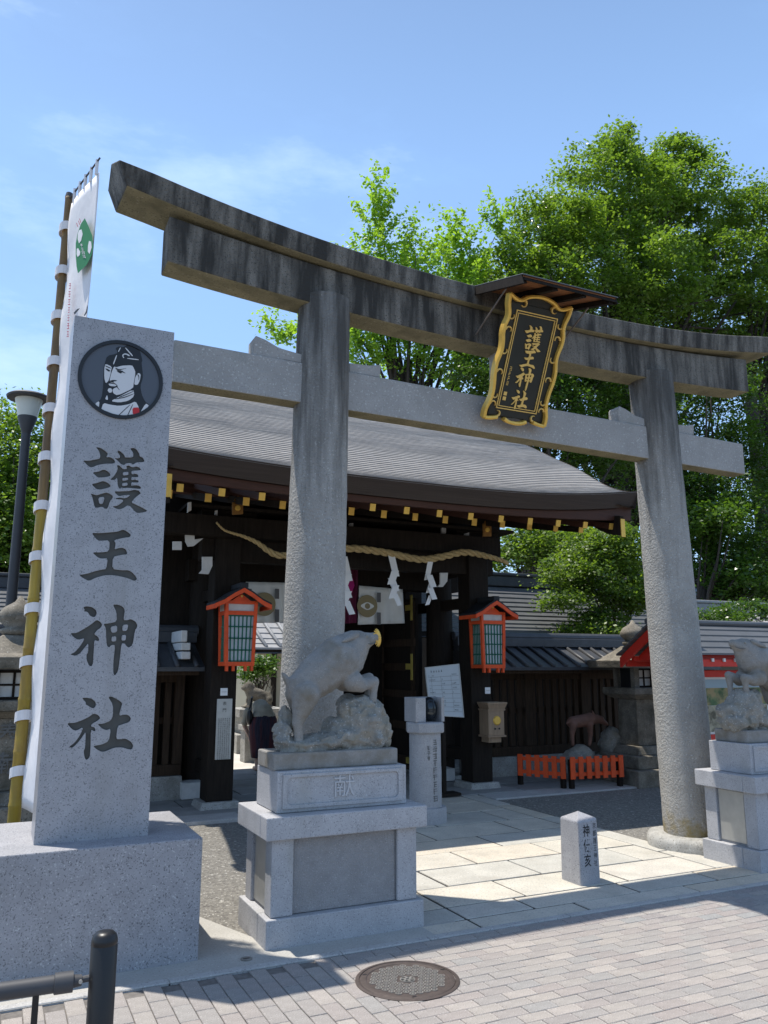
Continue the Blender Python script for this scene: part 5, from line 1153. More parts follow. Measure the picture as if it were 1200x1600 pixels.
for k, (a, b) in enumerate(((985, 1003), (1004, 1016), (1018, 1030))):
    p = at(283, a, 10.3); q = at(298 - (1 if k else 6), b, 10.3); MB().box(p.x, q.x, 10.28, 11.7, q.z, p.z).build('white_gable_plaster', WHITEP, wl_, bevel=.01)
# pale floor blocks seen low between the posts
for (pts, Y, lab, par) in ((((285, 1224), (319, 1222), (319, 1243), (285, 1245)), 10.75, 'white block low beside the left gate post', gate), (((684, 1202), (711, 1201), (711, 1216), (684, 1219)), 10.75, 'white block low beside the right gate post', gate)):
    P = [at(x, y, Y) for x, y in pts]; bx('foot_block', WHITEP, gate, P[0].x, P[1].x, Y, Y + .3, 0.02, P[0].z, .01)

# ------------------------------------------------------------------ stone lanterns
def stone_lantern(cx, cy, s, lab, jewel=True, inscr=None):
    t = thing('stone_lantern', lab, 'stone lantern', (cx, cy, 0), 'stone lanterns beside the gate')
    def b(name, a, z0, z1, a2=None, m=LANT): return MB().frustum(cx, cy, z0 * s, z1 * s, a * s, a * s, (a2 or a) * s, (a2 or a) * s).build(name, m, t, bevel=.012)
    b('step', .62, -.02, .22); b('step', .48, .222, .40); b('base', .36, .402, .52, .30)
    b('shaft', .215, .522, 1.20, .20); b('platform', .24, 1.202, 1.27, .36); b('platform', .36, 1.272, 1.37)
    for sx in (-1, 1):
        for sy in (-1, 1): MB().box(cx + (sx * .19 - .045) * s, cx + (sx * .19 + .045) * s, cy + (sy * .19 - .045) * s, cy + (sy * .19 + .045) * s, 1.372 * s, 1.66 * s).build('firebox_corner', LANT, t)
    MB().box(cx - .17 * s, cx + .17 * s, cy - .17 * s, cy + .17 * s, 1.372 * s, 1.66 * s).build('firebox', INKB, t)
    g = MB()
    for yy2 in (-.176,):
        for u in (-.14, 0, .14): g.box(cx + (u - .012) * s, cx + (u + .012) * s, cy - .182 * s, cy - .171 * s, 1.38 * s, 1.65 * s)
        for zz in (1.39, 1.515, 1.64): g.box(cx - .145 * s, cx + .145 * s, cy - .181 * s, cy - .1715 * s, (zz - .01) * s, (zz + .01) * s)
    g.build('window_bars', WOODD, t)
    MB().box(cx - .145 * s, cx + .145 * s, cy - .1708 * s, cy - .1702 * s, 1.38 * s, 1.65 * s).build('window_paper', WHITEP, t)
    mb = MB(); n = 4
    prf = [(.50, 1.665), (.52, 1.73), (.36, 1.82), (.22, 1.93), (.14, 2.0)]
    vs = [(cx + sx * r * s, cy + sy * r * s, (z + (.05 if i == 1 else 0)) * s) for i, (r, z) in enumerate(prf) for sx, sy in ((-1, -1), (1, -1), (1, 1), (-1, 1))]
    mb.add(vs, [(i * 4 + k, i * 4 + (k + 1) % 4, (i + 1) * 4 + (k + 1) % 4, (i + 1) * 4 + k) for i in range(4) for k in range(4)] + [(3, 2, 1, 0), (16, 17, 18, 19)]); mb.build('roof', LANT, t, bevel=.012)
    MB().lathe([(.13, 2.0), (.17, 2.03), (.17, 2.06), (.12, 2.08), (.19, 2.15), (.20, 2.21), (.15, 2.28), (.05, 2.34), (.012, 2.40)], (cx, cy, 0), 20).build('jewel', LANT, t, smooth=True) if s == 1 else MB().lathe([(.13 * s, 2.0 * s), (.17 * s, 2.03 * s), (.17 * s, 2.06 * s), (.12 * s, 2.08 * s), (.19 * s, 2.15 * s), (.20 * s, 2.21 * s), (.15 * s, 2.28 * s), (.05 * s, 2.34 * s), (.012 * s, 2.40 * s)], (cx, cy, 0), 20).build('jewel', LANT, t, smooth=True)
    if inscr:
        text(inscr, .22 * s, INKG, lambda u, v, w: (cx + u, cy - .2235 * s + (v + .1) * .012 - .004, .90 * s + v), 'lettering', t, spacing=1.25, bold=.002)
    return t
c = at(27, 1000, 9.0)
stone_lantern(c.x, 9.0, 1.0, 'mossy square stone lantern left of the stele, behind the bamboo pole', True, '奉\n献')
stone_lantern(8.98, 9.75, 1.0, 'grey stone lantern half hidden behind the right torii column', True)

# ------------------------------------------------------------------ low vermilion fence and bronze boar on rocks
def lowfence(pa, pb, lab):
    t = thing('low_fence', lab, 'fence', pa, 'low vermilion fences'); a = Vector(pa); b = Vector(pb); d = (b - a); L = d.length; d.normalize()
    nn = Vector((d.y, -d.x, 0)) * .024
    if nn.y > 0: nn = -nn
    for z, h in ((.38, .05), (.20, .05)): MB().bar(a + Vector((0, 0, z)), b + Vector((0, 0, z)), .028, h).build('rail', VERM, t)
    n = max(3, int(L / .118))
    for k in range(n + 1):
        p = a + d * (L * k / n)
        MB().bar(p + nn + Vector((0, 0, .14)), p + nn + Vector((0, 0, .44)), .074, .018, up=Vector((nn.x, nn.y, 0))).build('picket', VERM, t)
    for q in (a, b): MB().box(q.x - .03, q.x + .03, q.y - .012, q.y + .05, 0, .40).build('fence_post', WOODD, t)
lowfence((7.42, 9.42, 0), (8.20, 9.32, 0), 'low vermilion picket fence in front of the bronze boar'); lowfence((7.0, 10.05, 0), (7.34, 9.50, 0), 'low vermilion picket fence at the left of the bronze boar')
bz = thing('bronze_boar', 'small brown boar figure on rocks behind the low vermilion fence', 'statue', (7.95, 10.0, 0))
def q(x, y, dy=0): p = at(x, y, 10.0 + dy); return Vector((p.x, 10.0 + dy, p.z))
BOARM = mat('reddish_bronze', (0.17, 0.085, 0.06), 0.6, var=0.3, vscale=10)
bb_ = [(q(895, 1129), q(922, 1124), .095, .10), (q(922, 1123), q(938, 1124), .095, .06), (q(938, 1125), q(947, 1131), .055, .035), (q(890, 1126), q(885, 1131), .03, .012)]
for dy in (-.05, .06): bb_ += [(q(896, 1132, dy), q(894, 1148, dy), .06, .036), (q(894, 1148, dy), q(895, 1163, dy), .034, .028), (q(921, 1132, dy), q(923, 1148, dy), .06, .036), (q(923, 1148, dy), q(921, 1163, dy), .034, .028)]
for dy in (-.05, .05): bb_ += [(q(928, 1117, dy), q(925, 1110, dy * 1.4), .022, .01)]
organic(bb_, .012, 4, 'body', BOARM, bz)
organic([(q(956, 1165, .1), (.20, .18, .30)), (q(905, 1184), (.24, .18, .19)), (q(930, 1195, .05), (.35, .2, .15)), (q(955, 1200), (.14, .14, .16))], .022, 3, 'rock', ROCK, bz, rough=.03, rscale=7, seed=5)

# ------------------------------------------------------------------ red roofed picture board on the right
XG, YF, YRr, YBk = 7.72, 7.36, 7.97, 8.60
XE = 10.1; zE = at(975, 1031, YBk).z; zR = at(1050, 982, YRr).z
bd = thing('picture_board', 'red framed picture board under a small gabled roof beside the right boar', 'signboard', (8.8, YRr, 0))
for (ya, yb2) in ((YF, YRr), (YBk, YRr)):
    n = 5
    for k in range(n):                       # roof planks
        a_, b_ = k / n, (k + 1) / n; f2 = lambda t: (ya + (yb2 - ya) * t, zE + .06 + (zR - zE) * t)
        (y0, z0), (y1, z1) = f2(a_), f2(b_); z0 += .018
        MB().add([(XG - .12, y0, z0), (XE, y0, z0), (XE, y1, z1), (XG - .12, y1, z1), (XG - .12, y0, z0 - .024), (XE, y0, z0 - .024), (XE, y1, z1 - .024), (XG - .12, y1, z1 - .024)], [(0, 1, 2, 3), (7, 6, 5, 4), (0, 4, 5, 1), (1, 5, 6, 2), (2, 6, 7, 3), (3, 7, 4, 0)]).build('roof_plank', COPPER, bd)
    P0 = Vector((XG, ya, zE - .03)); P1 = Vector((XG, yb2, zR - .03))
    MB().add([(x, p.y, p.z + h) for x in (XG - .06, XG - .02) for p in (P0, P1) for h in (-.07, .06)], [(0, 1, 3, 2), (4, 6, 7, 5), (0, 4, 5, 1), (2, 3, 7, 6), (1, 5, 7, 3), (0, 2, 6, 4)]).build('bargeboard', REDP, bd)
    s_ = 1 if ya < yb2 else -1
    bx('fascia', REDP, bd, XG, XE, min(ya + s_ * .04, ya + s_ * .08), max(ya + s_ * .04, ya + s_ * .08), zE - .09, zE + .0)
    for k in range(12): xx = XG + .15 + (XE - XG - .2) * k / 11; bx('rafter_tip', WHITEP, bd, xx - .018, xx + .018, min(ya + s_ * .015, ya + s_ * .038), max(ya + s_ * .015, ya + s_ * .038), zE - .03, zE + .012, .002)
MB().tube([(XG - .14, YRr, zR + .085), (XE + .02, YRr, zR + .085)], .04, 10).build('roof_ridge', COPPER, bd)
MB().add([(XG + .1, YF + .12, zE), (XG + .1, YBk - .12, zE), (XG + .1, YRr, zR - .06)], [(0, 1, 2)]).build('gable_panel', REDP, bd, fixn=False)
for xx in (XG + .32, XE - .35): bx('post', REDP, bd, xx - .05, xx + .05, YRr - .05, YRr + .05, -.02, zE + .15)
bx('beam', REDP, bd, XG + .10, XE - .1, YRr - .045, YRr + .045, zE - .02, zE + .10); bx('beam_end', WHITEP, bd, XG + .02, XG + .098, YRr - .04, YRr + .04, zE - .015, zE + .09)
for yy2 in (YF + .14, YBk - .20): bx('purlin', REDP, bd, XG + .02, XE - .1, yy2, yy2 + .06, zE - .02, zE + .05)
YP = YRr - .08
zt2 = at(1120, 1058, YP).z; zb2 = at(1120, 1147, YP).z; x0 = XG + .45; x1 = XE - .48
bx('panel', WHITEP, bd, x0, x1, YP, YP + .025, zb2, zt2, .003)
PIC = mat('picture_green', (0.09, 0.16, 0.07), 0.7, var=.5, vscale=9, dark=(0.30, 0.24, 0.12), dlo=.45, dhi=.6, dscale=5); PICB = mat('picture_sky', (0.30, 0.40, 0.46), 0.7); PICL = mat('picture_foreground', (0.34, 0.31, 0.22), 0.7, var=.4, vscale=12, dark=(0.10, 0.09, 0.06), dlo=.5, dhi=.6, dscale=7)
zm = zb2 + (zt2 - zb2) * .5
MB().box(x0 + .05, x1 - .05, YP - .004, YP - .001, zm + (zt2 - zm) * .62, zt2 - .03).build('picture_sky', PICB, bd); MB().box(x0 + .05, x1 - .05, YP - .004, YP - .001, zm, zm + (zt2 - zm) * .615).build('picture_trees', PIC, bd); MB().box(x0 + .05, x1 - .05, YP - .004, YP - .001, zb2 + .03, zm - .004).build('picture_foreground', PICL, bd)
bx('top_rail', REDP, bd, x0 - .08, x1 + .08, YP - .02, YP + .05, zt2 + .001, zt2 + .09); bx('bottom_rail', REDP, bd, x0 - .08, x1 + .08, YP - .02, YP + .05, zb2 - .10, zb2 - .001)

# ------------------------------------------------------------------ bollard railing in the foreground
BP = CAM + ray(164, 1462) * 3.0
bo = thing('bollard_railing', 'black metal bollard with handrail in the foreground', 'bollard', (BP.x, BP.y, 0))
rb = 0.048; zt3 = BP.z + .018
MB().lathe([(rb, -.01), (rb, zt3 - .050), (rb * .97, zt3 - .048), (rb * .97, zt3 - .044), (rb, zt3 - .042), (rb * .98, zt3 - .030), (rb * .88, zt3 - .014), (rb * .66, zt3 - .004), (rb * .36, zt3), (.001, zt3 + .001)], (BP.x, BP.y, 0), 32).build('post', BLACKM, bo, smooth=True, sharp=50)
zr = 0.562; ra = CAM + ray(128, 1521) * 3.0; rdir = Vector((-1, .05, 0)).normalized()
ra = Vector((BP.x - rb - .012, BP.y + .005, zr)); 
MB().tube([ra + Vector((.025, 0, .004)), ra + rdir * .035], [.012, .012], 12).build('pin', LAMPP, bo); MB().tube([ra + rdir * .018 + Vector((0, -.024, .002)), ra + rdir * .018 + Vector((0, .024, .002))], .007, 10).build('bolt', STEEL, bo)
MB().tube([ra + rdir * .012, ra + rdir * .04, ra + rdir * .042, ra + rdir * .105, ra + rdir * .107], [.019, .022, .036, .036, .031], 20).build('socket', LAMPP, bo, smooth=True, sharp=40)
MB().tube([ra + rdir * .10, ra + rdir * 1.6], .030, 20).build('handrail', LAMPP, bo, smooth=True, sharp=40)
for d in (.165, .62, 1.08): p = ra + rdir * d; MB().box(p.x - .011, p.x + .011, p.y - .008, p.y + .008, -.01, zr - .02).build('baluster', BLACKM, bo, bevel=.002)
pp = ra + rdir * 1.65; MB().lathe([(rb, -.01), (rb, zt3 - .05), (rb * .9, zt3 - .014), (rb * .4, zt3), (.001, zt3)], (pp.x, pp.y, 0), 24).build('post', BLACKM, bo, smooth=True, sharp=50)

# ------------------------------------------------------------------ banner on bamboo pole
PT = at(108, 309, 6.5); PB0 = Vector((0.206, 6.5, 0.0)); PTn = Vector((PT.x, 6.5, PT.z)); RE = gp(156, 247, PT.z + .02)
bn = thing('tall_banner', 'tall white banner with green crest on a bamboo pole behind the stele', 'banner', PB0)
def pole(t): return PB0.lerp(PTn, t)
mb = MB(); nj = 15; pts = []; rads = []
for k in range(nj):
    t0 = k / nj; t1 = (k + 1) / nj; r0 = .046 - .016 * t0
    for tt, rr_ in ((t0 + .0005, r0 * 1.07), (t0 + .004, r0 * .98), ((t0 + t1) / 2, r0 * .965), (t1 - .004, r0 * .97), (t1 - .0005, r0 * 1.05)): pts.append(pole(tt)); rads.append(rr_)
nb_ = 8 * 5
MB().tube(pts[:nb_], rads[:nb_], 16).build('bamboo_pole', BAMB, bn, smooth=True); MB().tube(pts[nb_ - 1:], rads[nb_ - 1:], 16).build('bamboo_pole', BAMB_D, bn, smooth=True)
MB().tube([PTn, PTn + Vector((0, 0, .04))], [.033, .025], 12).build('pole_cap', LAMPP, bn)
hd = (RE - PTn); hd.z = 0; HL = hd.length; hd.normalize(); hn = Vector((-hd.y, hd.x, 0))
if hn.x > 0: hn = -hn                       # side that faces left, away from the stele
o0 = PTn + hd * .075
MB().tube([PTn + Vector((0, 0, -.02)), RE], .007, 8).build('cross_rod', LAMPP, bn)
zc1 = PT.z - .09; zc0 = .72; n = 14; m = 60; vs = []
for j in range(m + 1):
    v = j / m; z = zc1 + (zc0 - zc1) * v
    for i in range(n + 1):
        u = i / n; p = o0 + hd * ((HL - .085) * u); w = .012 * math.sin(v * 34 + u * 3) * (1 - u) ** 2 + .03 * math.sin(u * 5 + v * 6) * u * (.3 + v)
        p = p + hn * w; vs.append((p.x, p.y, z))
cl = MB(); cl.add(vs, [(j * (n + 1) + i, j * (n + 1) + i + 1, (j + 1) * (n + 1) + i + 1, (j + 1) * (n + 1) + i) for j in range(m) for i in range(n)])
co = cl.build('cloth', CLOTH, bn, smooth=True, fixn=False); sd = co.modifiers.new('solid', 'SOLIDIFY'); sd.thickness = .003; sd.offset = 0
for k in range(12):
    z = .95 + k * .385; t = z / PTn.z
    c = pole(t); a = [(c.x + .055 * math.cos(q_), c.y + .055 * math.sin(q_)) for q_ in [math.atan2(hd.y, hd.x) + math.pi / 2 + math.pi * s_ / 8 for s_ in range(9)]]
    e0 = c + hd * .16 - hn * .02; a2 = [(e0.x, e0.y)] if False else []
    ring = [(c.x + .056 * math.cos(2 * math.pi * s_ / 16), c.y + .056 * math.sin(2 * math.pi * s_ / 16)) for s_ in range(17)]
    mb = MB(); vs = []
    for (x_, y_) in ring: vs += [(x_, y_, z - .035 - .02 * ((Vector((x_, y_, 0)) - Vector((c.x, c.y, 0))).dot(-hd) / .056)), (x_, y_, z + .035 - .02 * ((Vector((x_, y_, 0)) - Vector((c.x, c.y, 0))).dot(-hd) / .056))]
    mb.add(vs, [(i * 2, i * 2 + 2, i * 2 + 3, i * 2 + 1) for i in range(16)]); o = mb.build('strap', CLOTH, bn, fixn=False); sd = o.modifiers.new('solid', 'SOLIDIFY'); sd.thickness = .004
for k in range(5):
    p = PTn.lerp(RE, .2 + .18 * k); MB().tube([p + Vector((0, 0, .012)), p + Vector((0, 0, -.11))], .014, 6).build('tie', CLOTH, bn)
# printed marks, on the side of the cloth that faces the camera
cn = hn if (CAM - o0).dot(hn) > 0 else -hn
def bpx(x, y, d=.034):
    o = o0 + cn * d; r = ray(x, y); t = (o - CAM).dot(cn) / r.dot(cn); return CAM + r * t
def bpoly(pts, name, m, d, s=2.4, ox=0, oy=220):
    P = [bpx(ox + x / s, oy + y / s, d) for x, y in pts]; mb = MB(); mb.add(P, [tuple(range(len(P)))]); return mb.build(name, m, bn, fixn=False)
BGREEN = mat('banner_green', (0.012, 0.19, 0.07), .8); BRED = mat('banner_red', (.45, .08, .12), .8)
bpoly([(318, 290), (332, 320), (346, 355), (350, 400), (343, 430), (325, 465), (292, 497), (287, 470), (284, 430), (284, 385), (290, 350), (303, 312)], 'green_crest', BGREEN, .036)
for pl in ([(297, 335), (306, 332), (310, 350), (304, 375), (296, 385), (291, 368), (292, 348)], [(334, 375), (342, 378), (344, 400), (336, 425), (329, 415), (330, 392)], [(288, 405), (293, 402), (296, 408), (301, 416), (299, 428), (291, 436), (287, 425)]): bpoly(pl, 'white_print', CLOTH, .038)
mbs = MB(); scribble(mbs, 4, 14, lambda u, v, w: bpx((306 + u + v * .22) / 2.4, 220 + (392 + v) / 2.4, .038 + w * .001), 3, thick=1.0); mbs.build('white_lettering', CLOTH, bn)
for (x, y) in ((297, 308), (290, 316), (301, 300)): bpoly([(x - 4, y - 8), (x - 2, y - 9), (x + 3, y + 6), (x + 1, y + 8)], 'pink_print', BRED, .036)
mbs = MB(); scribble(mbs, 7, 30, lambda u, v, w: bpx((262 + u * .35 - v * .045) / 2.4, 220 + (545 + v) / 2.4, .037 + w * .001), 6, thick=1.0); mbs.build('red_lettering', BRED, bn)
for pl in ([(276, 645), (290, 630), (300, 628), (290, 640), (280, 652)], [(314, 655), (322, 640), (327, 615), (329, 625), (326, 645), (318, 657)]): bpoly(pl, 'black_brush_lettering', INKB, .037)

# ------------------------------------------------------------------ street lamp
lc = at(44, 640, 12.0); zl = lc.z
sl_ = thing('street_lamp', 'dark grey lamp post with flat cap and pale glass, at the left edge', 'street lamp', (lc.x, 12.0, 0))
lb = at(20, 950, 12.0)
MB().lathe([(.085, 0), (.075, 1.2), (.06, zl - .45), (.06, zl - .32)], (lc.x, 12, 0), 20).build('pole', LAMPP, sl_, smooth=True, sharp=40)
MB().lathe([(.06, zl - .36), (.07, zl - .32), (.13, zl - .13), (.13, zl - .11)], (lc.x, 12, 0), 24).build('neck', LAMPP, sl_, smooth=True, sharp=40)
MB().lathe([(.128, zl - .109), (.15, zl), (.185, zl + .145)], (lc.x, 12, 0), 24).build('glass', LAMPGL, sl_, smooth=True, sharp=40)
MB().lathe([(.15, zl + .147), (.29, zl + .15), (.30, zl + .175), (.27, zl + .20), (.10, zl + .225), (.01, zl + .23)], (lc.x, 12, 0), 32).build('cap', LAMPP, sl_, smooth=True, sharp=40)
# ------------------------------------------------------------------ buildings behind
def house(name, lab, cat, x0, x1, y0, y1, ze, zr, wallm, roofm, over=.6, courses=8, ridge=True, group=None, tiles=0, ridgem=None):
    t = thing(name, lab, cat, ((x0 + x1) / 2, (y0 + y1) / 2, 0), group)
    bx('wall', wallm, t, x0, x1, y0, y1, -.05, ze + .1, 0)
    yc = (y0 + y1) / 2; H = (y1 - y0) / 2 + over
    for s in (-1, 1):
        mb = MB()
        for c in range(courses):
            a, b = c / courses, (c + 1) / courses
            f = lambda k: ze + (zr - ze) * (k ** 1.15)
            ya, yb_ = yc + s * H * (1 - a), yc + s * H * (1 - b)
            mb.add([(x0 - over, ya, f(a) - .02), (x1 + over, ya, f(a) - .02), (x1 + over, ya, f(a) + .035), (x0 - over, ya, f(a) + .035), (x1 + over, yb_, f(b) + .005), (x0 - over, yb_, f(b) + .005)], [(0, 1, 2, 3), (3, 2, 4, 5)])
        mb.add([(x0 - over, yc + s * H, ze - .12), (x1 + over, yc + s * H, ze - .12), (x1 + over, yc, zr - .14), (x0 - over, yc, zr - .14)], [(0, 1, 2, 3)])
        mb.build('roof_slope', roofm, t, fixn=False)
        bx('eave_board', WOODD, t, x0 - over, x1 + over, *(sorted((yc + s * (H - .03), yc + s * (H - .08)))), ze - .13, ze - .021, 0)
        if tiles:
            n = int((x1 - x0 + 2 * over) / tiles)
            for k in range(n + 1):
                xx = x0 - over + (x1 - x0 + 2 * over) * k / n; MB().tube([(xx, yc + s * H * .98, ze + .05), (xx, yc + s * H * .5, ze + (zr - ze) * .45 + .06), (xx, yc + s * .1, zr + .02)], .05, 6).build('cover_tile', roofm, t, smooth=True)
    for xx in (x0, x1):
        MB().add([(xx, y0, ze), (xx, y1, ze), (xx, yc, zr - .2)], [(0, 1, 2)]).build('gable', wallm, t, fixn=False)
    if ridge:
        mb = MB(); mb.box(x0 - over - .05, x1 + over + .05, yc - .16, yc + .16, zr - .03, zr + .2); mb.box(x0 - over - .1, x1 + over + .1, yc - .2, yc + .2, zr + .2, zr + .27); mb.build('roof_ridge', ridgem or TILE, t, bevel=.02)
    return t
# long side hall with banded roof, right of the gate
pa = at(640, 905, 14.5); pz = at(760, 986, 12.75).z
house('side_hall', 'long low hall with dark banded metal roof behind the right fence', 'hall', 7.2, 13.6, 13.2, 16.2, 2.32, 3.42, WOODD, COPPER, .55, 11)
# tile capped wall and pale tile roofs at far right
tw = house('tiled_outhouse', 'outhouse with pale tiled roof above the right picture board', 'outhouse', 15.2, 22, 13.0, 15.0, 2.15, 2.95, PLAS, TILEL, .5, 6, tiles=.36, ridgem=TILEL)
hb = house('white_house', 'pale house with small windows far behind the shrubs', 'house', 17.5, 22.5, 21, 26, 4.1, 5.4, WHITEP, TILE, .5, 6)
for k in range(4):
    xx = 17.9 + k * 1.1
    f_ = bx('window', LAMPP, hb, xx, xx + .8, 20.95, 20.99, 2.9, 3.7, 0); bx('pane', GLASSB, f_, xx + .06, xx + .74, 20.93, 20.949, 2.96, 3.64, 0)
# courtyard buildings seen through the gate
oc = house('courtyard_office', 'cream walled building with bright tiled roof seen through the gate', 'building', 6.6, 14, 22.0, 26, 2.15, 3.5, PLAS, TILEL, .8, 8, tiles=.4, ridgem=TILEL)
for k in range(4): xx = 7.0 + k * 1.5; bx('timber_post', WOODD, oc, xx, xx + .14, 21.93, 21.99, 0, 2.15, 0)
oc2 = house('left_hall', 'grey roofed hall behind the stone lantern at far left', 'hall', -3.5, 1.2, 15.5, 19, 2.4, 3.2, PLAS, COPPER, .7, 9)
for k in range(3): f_ = bx('window', WOODD, oc2, -1.8 + k * 1.0, -1.1 + k * 1.0, 15.44, 15.49, 1.0, 2.1, 0); bx('pane', WHITEP, f_, -1.75 + k, -1.15 + k, 15.42, 15.439, 1.05, 2.05, 0)
# guardian statue on its pedestal in the courtyard
gx = at(403, 1075, 16.5); gs = thing('guardian_pedestal', 'stone pedestal in the courtyard, seen through the gate', 'pedestal', (gx.x, 16.5, 0))
bx('base', GRAN_O, gs, gx.x - .55, gx.x + .55, 16.0, 17.0, -.02, .35); bx('block', GRAN_O, gs, gx.x - .38, gx.x + .38, 16.15, 16.85, .352, .68); bx('cap', GRAN_O, gs, gx.x - .50, gx.x + .50, 16.05, 16.95, .682, .84)
gz = .842; st = thing('guardian_statue', 'crouching stone guardian animal on the courtyard pedestal', 'statue', (gx.x, 16.5, gz))
c = Vector((gx.x, 16.5, gz))
organic([(c + Vector((.18, 0, .18)), c + Vector((-.12, 0, .30)), .15, .14), (c + Vector((-.12, 0, .3)), c + Vector((-.20, 0, .42)), .12, .12), (c + Vector((-.2, 0, .44)), c + Vector((-.30, 0, .40)), .10, .06), (c + Vector((-.16, -.08, .25)), c + Vector((-.19, -.08, .03)), .06, .05), (c + Vector((-.16, .08, .25)), c + Vector((-.19, .08, .03)), .06, .05), (c + Vector((.2, -.09, .15)), c + Vector((.12, -.1, .04)), .1, .05), (c + Vector((.2, .09, .15)), c + Vector((.12, .1, .04)), .1, .05), (c + Vector((.28, 0, .25)), c + Vector((.3, 0, .45)), .05, .02), (c + Vector((0, 0, .03)), (.36, .2, .04))], .022, 4, 'body', LANT, st, rough=.012, rscale=9)
# second low stone pedestal beside it
g2 = thing('courtyard_stone', 'short square stone block in the sunny courtyard', 'stone block', (at(394, 1140, 14.6).x, 14.6, 0)); xx = at(391, 1140, 14.6).x
bx('block', GRAN_O, g2, xx - .12, xx + .14, 14.5, 14.8, -.02, .55); bx('cap', GRAN_O, g2, xx - .16, xx + .18, 14.46, 14.84, .552, .64)

# ------------------------------------------------------------------ person bowing in the courtyard
PY = 13.2; pc = at(412, 1120, PY); px_ = pc.x
ppl = thing('person', 'person in beige top and dark plaid skirt bowing beyond the gate', 'person', (px_, PY, 0))
V = Vector; o = V((px_, PY, 0))
body = [(o + V((0, 0, .80)), (.185, .15, .15)), (o + V((0, .03, .90)), o + V((.02, .26, .96)), .155, .155), (o + V((.02, .26, .96)), o + V((.03, .44, .92)), .155, .12)]
for s in (-1, 1):
    body += [(o + V((s * .09, 0, .84)), o + V((s * .085, -.01, .46)), .095, .062), (o + V((s * .085, -.01, .46)), o + V((s * .085, .02, .08)), .06, .04), (o + V((s * .085, .01, .05)), o + V((s * .09, .17, .04)), .042, .032),
             (o + V((s * .18, .40, .93)), o + V((s * .20, .42, .70)), .052, .042), (o + V((s * .20, .42, .70)), o + V((s * .13, .36, .52)), .04, .03)]
body += [(o + V((.03, .46, .92)), o + V((.03, .58, .87)), .055, .055), (o + V((.03, .66, .80)), (.078, .10, .105))]
pb = organic(body, .016, 4, 'body', SKIN, ppl)
for s in (-1, 1):
    h = o + V((s * .12, .35, .49)); 
    organic([(h, h + V((-s * .02, -.01, -.05)), .032, .03)] + [(h + V((-s * .02 + (k - 1.5) * .014, -.01, -.06)), h + V((-s * .03 + (k - 1.5) * .012, -.03, -.125 + .008 * abs(k - 1.5))), .0095, .008) for k in range(4)] + [(h + V((-s * .04, -.01, -.03)), h + V((-s * .06, -.03, -.075)), .011, .009)], .006, 2, 'hand', SKIN, ppl)
organic([(o + V((0, .0, .88)), (.205, .165, .10)), (o + V((0, .03, .915)), o + V((.02, .26, .975)), .172, .172), (o + V((.02, .26, .975)), o + V((.03, .45, .93)), .172, .13), (o + V((-.16, .39, .93)), o + V((-.2, .42, .74)), .075, .062), (o + V((.2, .39, .93)), o + V((.21, .42, .74)), .075, .062)], .018, 4, 'top', BEIGE, ppl, rough=.008, rscale=8)
sk = MB(); n = 28; prf = [(.175, .90), (.205, .83), (.225, .70), (.215, .55), (.19, .35), (.175, .22)]; vs = []
for r, z in prf:
    for k in range(n): a = 2 * math.pi * k / n; e = 1 + .035 * math.cos(a * 9) * (1 - z); vs.append((px_ + r * 1.08 * e * math.cos(a), PY + r * .88 * e * math.sin(a), z))
sk.add(vs, [(i * n + k, i * n + (k + 1) % n, (i + 1) * n + (k + 1) % n, (i + 1) * n + k) for i in range(len(prf) - 1) for k in range(n)]); so_ = sk.build('skirt', PLAID, ppl, smooth=True); sd = so_.modifiers.new('solid', 'SOLIDIFY'); sd.thickness = .006
organic([(o + V((.03, .67, .825)), (.092, .105, .10)), (o + V((.03, .60, .87)), (.08, .07, .06))], .014, 3, 'hair', HAIR, ppl)
bgp = o + V((-.235, .02, .80)); hbg = thing('shoulder_bag', 'black bag hanging at the side of the bowing person', 'bag', bgp)
organic([(bgp + V((0, 0, .06)), (.05, .10, .13))], .015, 3, 'bag', HAIR, hbg); MB().tube([bgp + V((0, -.07, .16)), bgp + V((.05, .1, .36)), bgp + V((.10, .2, .39)), bgp + V((.02, .12, .17))], .012, 6).build('strap', HAIR, hbg)

# ------------------------------------------------------------------ far flag seen among the leaves
fg = thing('shrine_flag', 'white banner with red lettering among the leaves right of the gate', 'banner', at(868, 900, 17.8)); fp = [at(x, y, 17.8) for x, y in ((852, 838), (880, 845), (881, 912), (853, 910))]
MB().prism([(p.x, p.z) for p in fp], 0, .01, lambda u, v, w: (u, 17.8 + w, v)).build('cloth', CLOTH, fg); xm = fp[0].x; MB().tube([(xm - .05, 17.8, 0), (xm - .05, 17.8, fp[0].z + .3)], .03, 8).build('pole', BAMB, fg)
mb = MB(); scribble(mb, 4, .2, lambda u, v, w: ((fp[0].x * .6 + fp[1].x * .4) + u, 17.798 - w, fp[0].z - .18 - v), 2, thick=.003); mb.build('red_lettering', SEAL, fg)

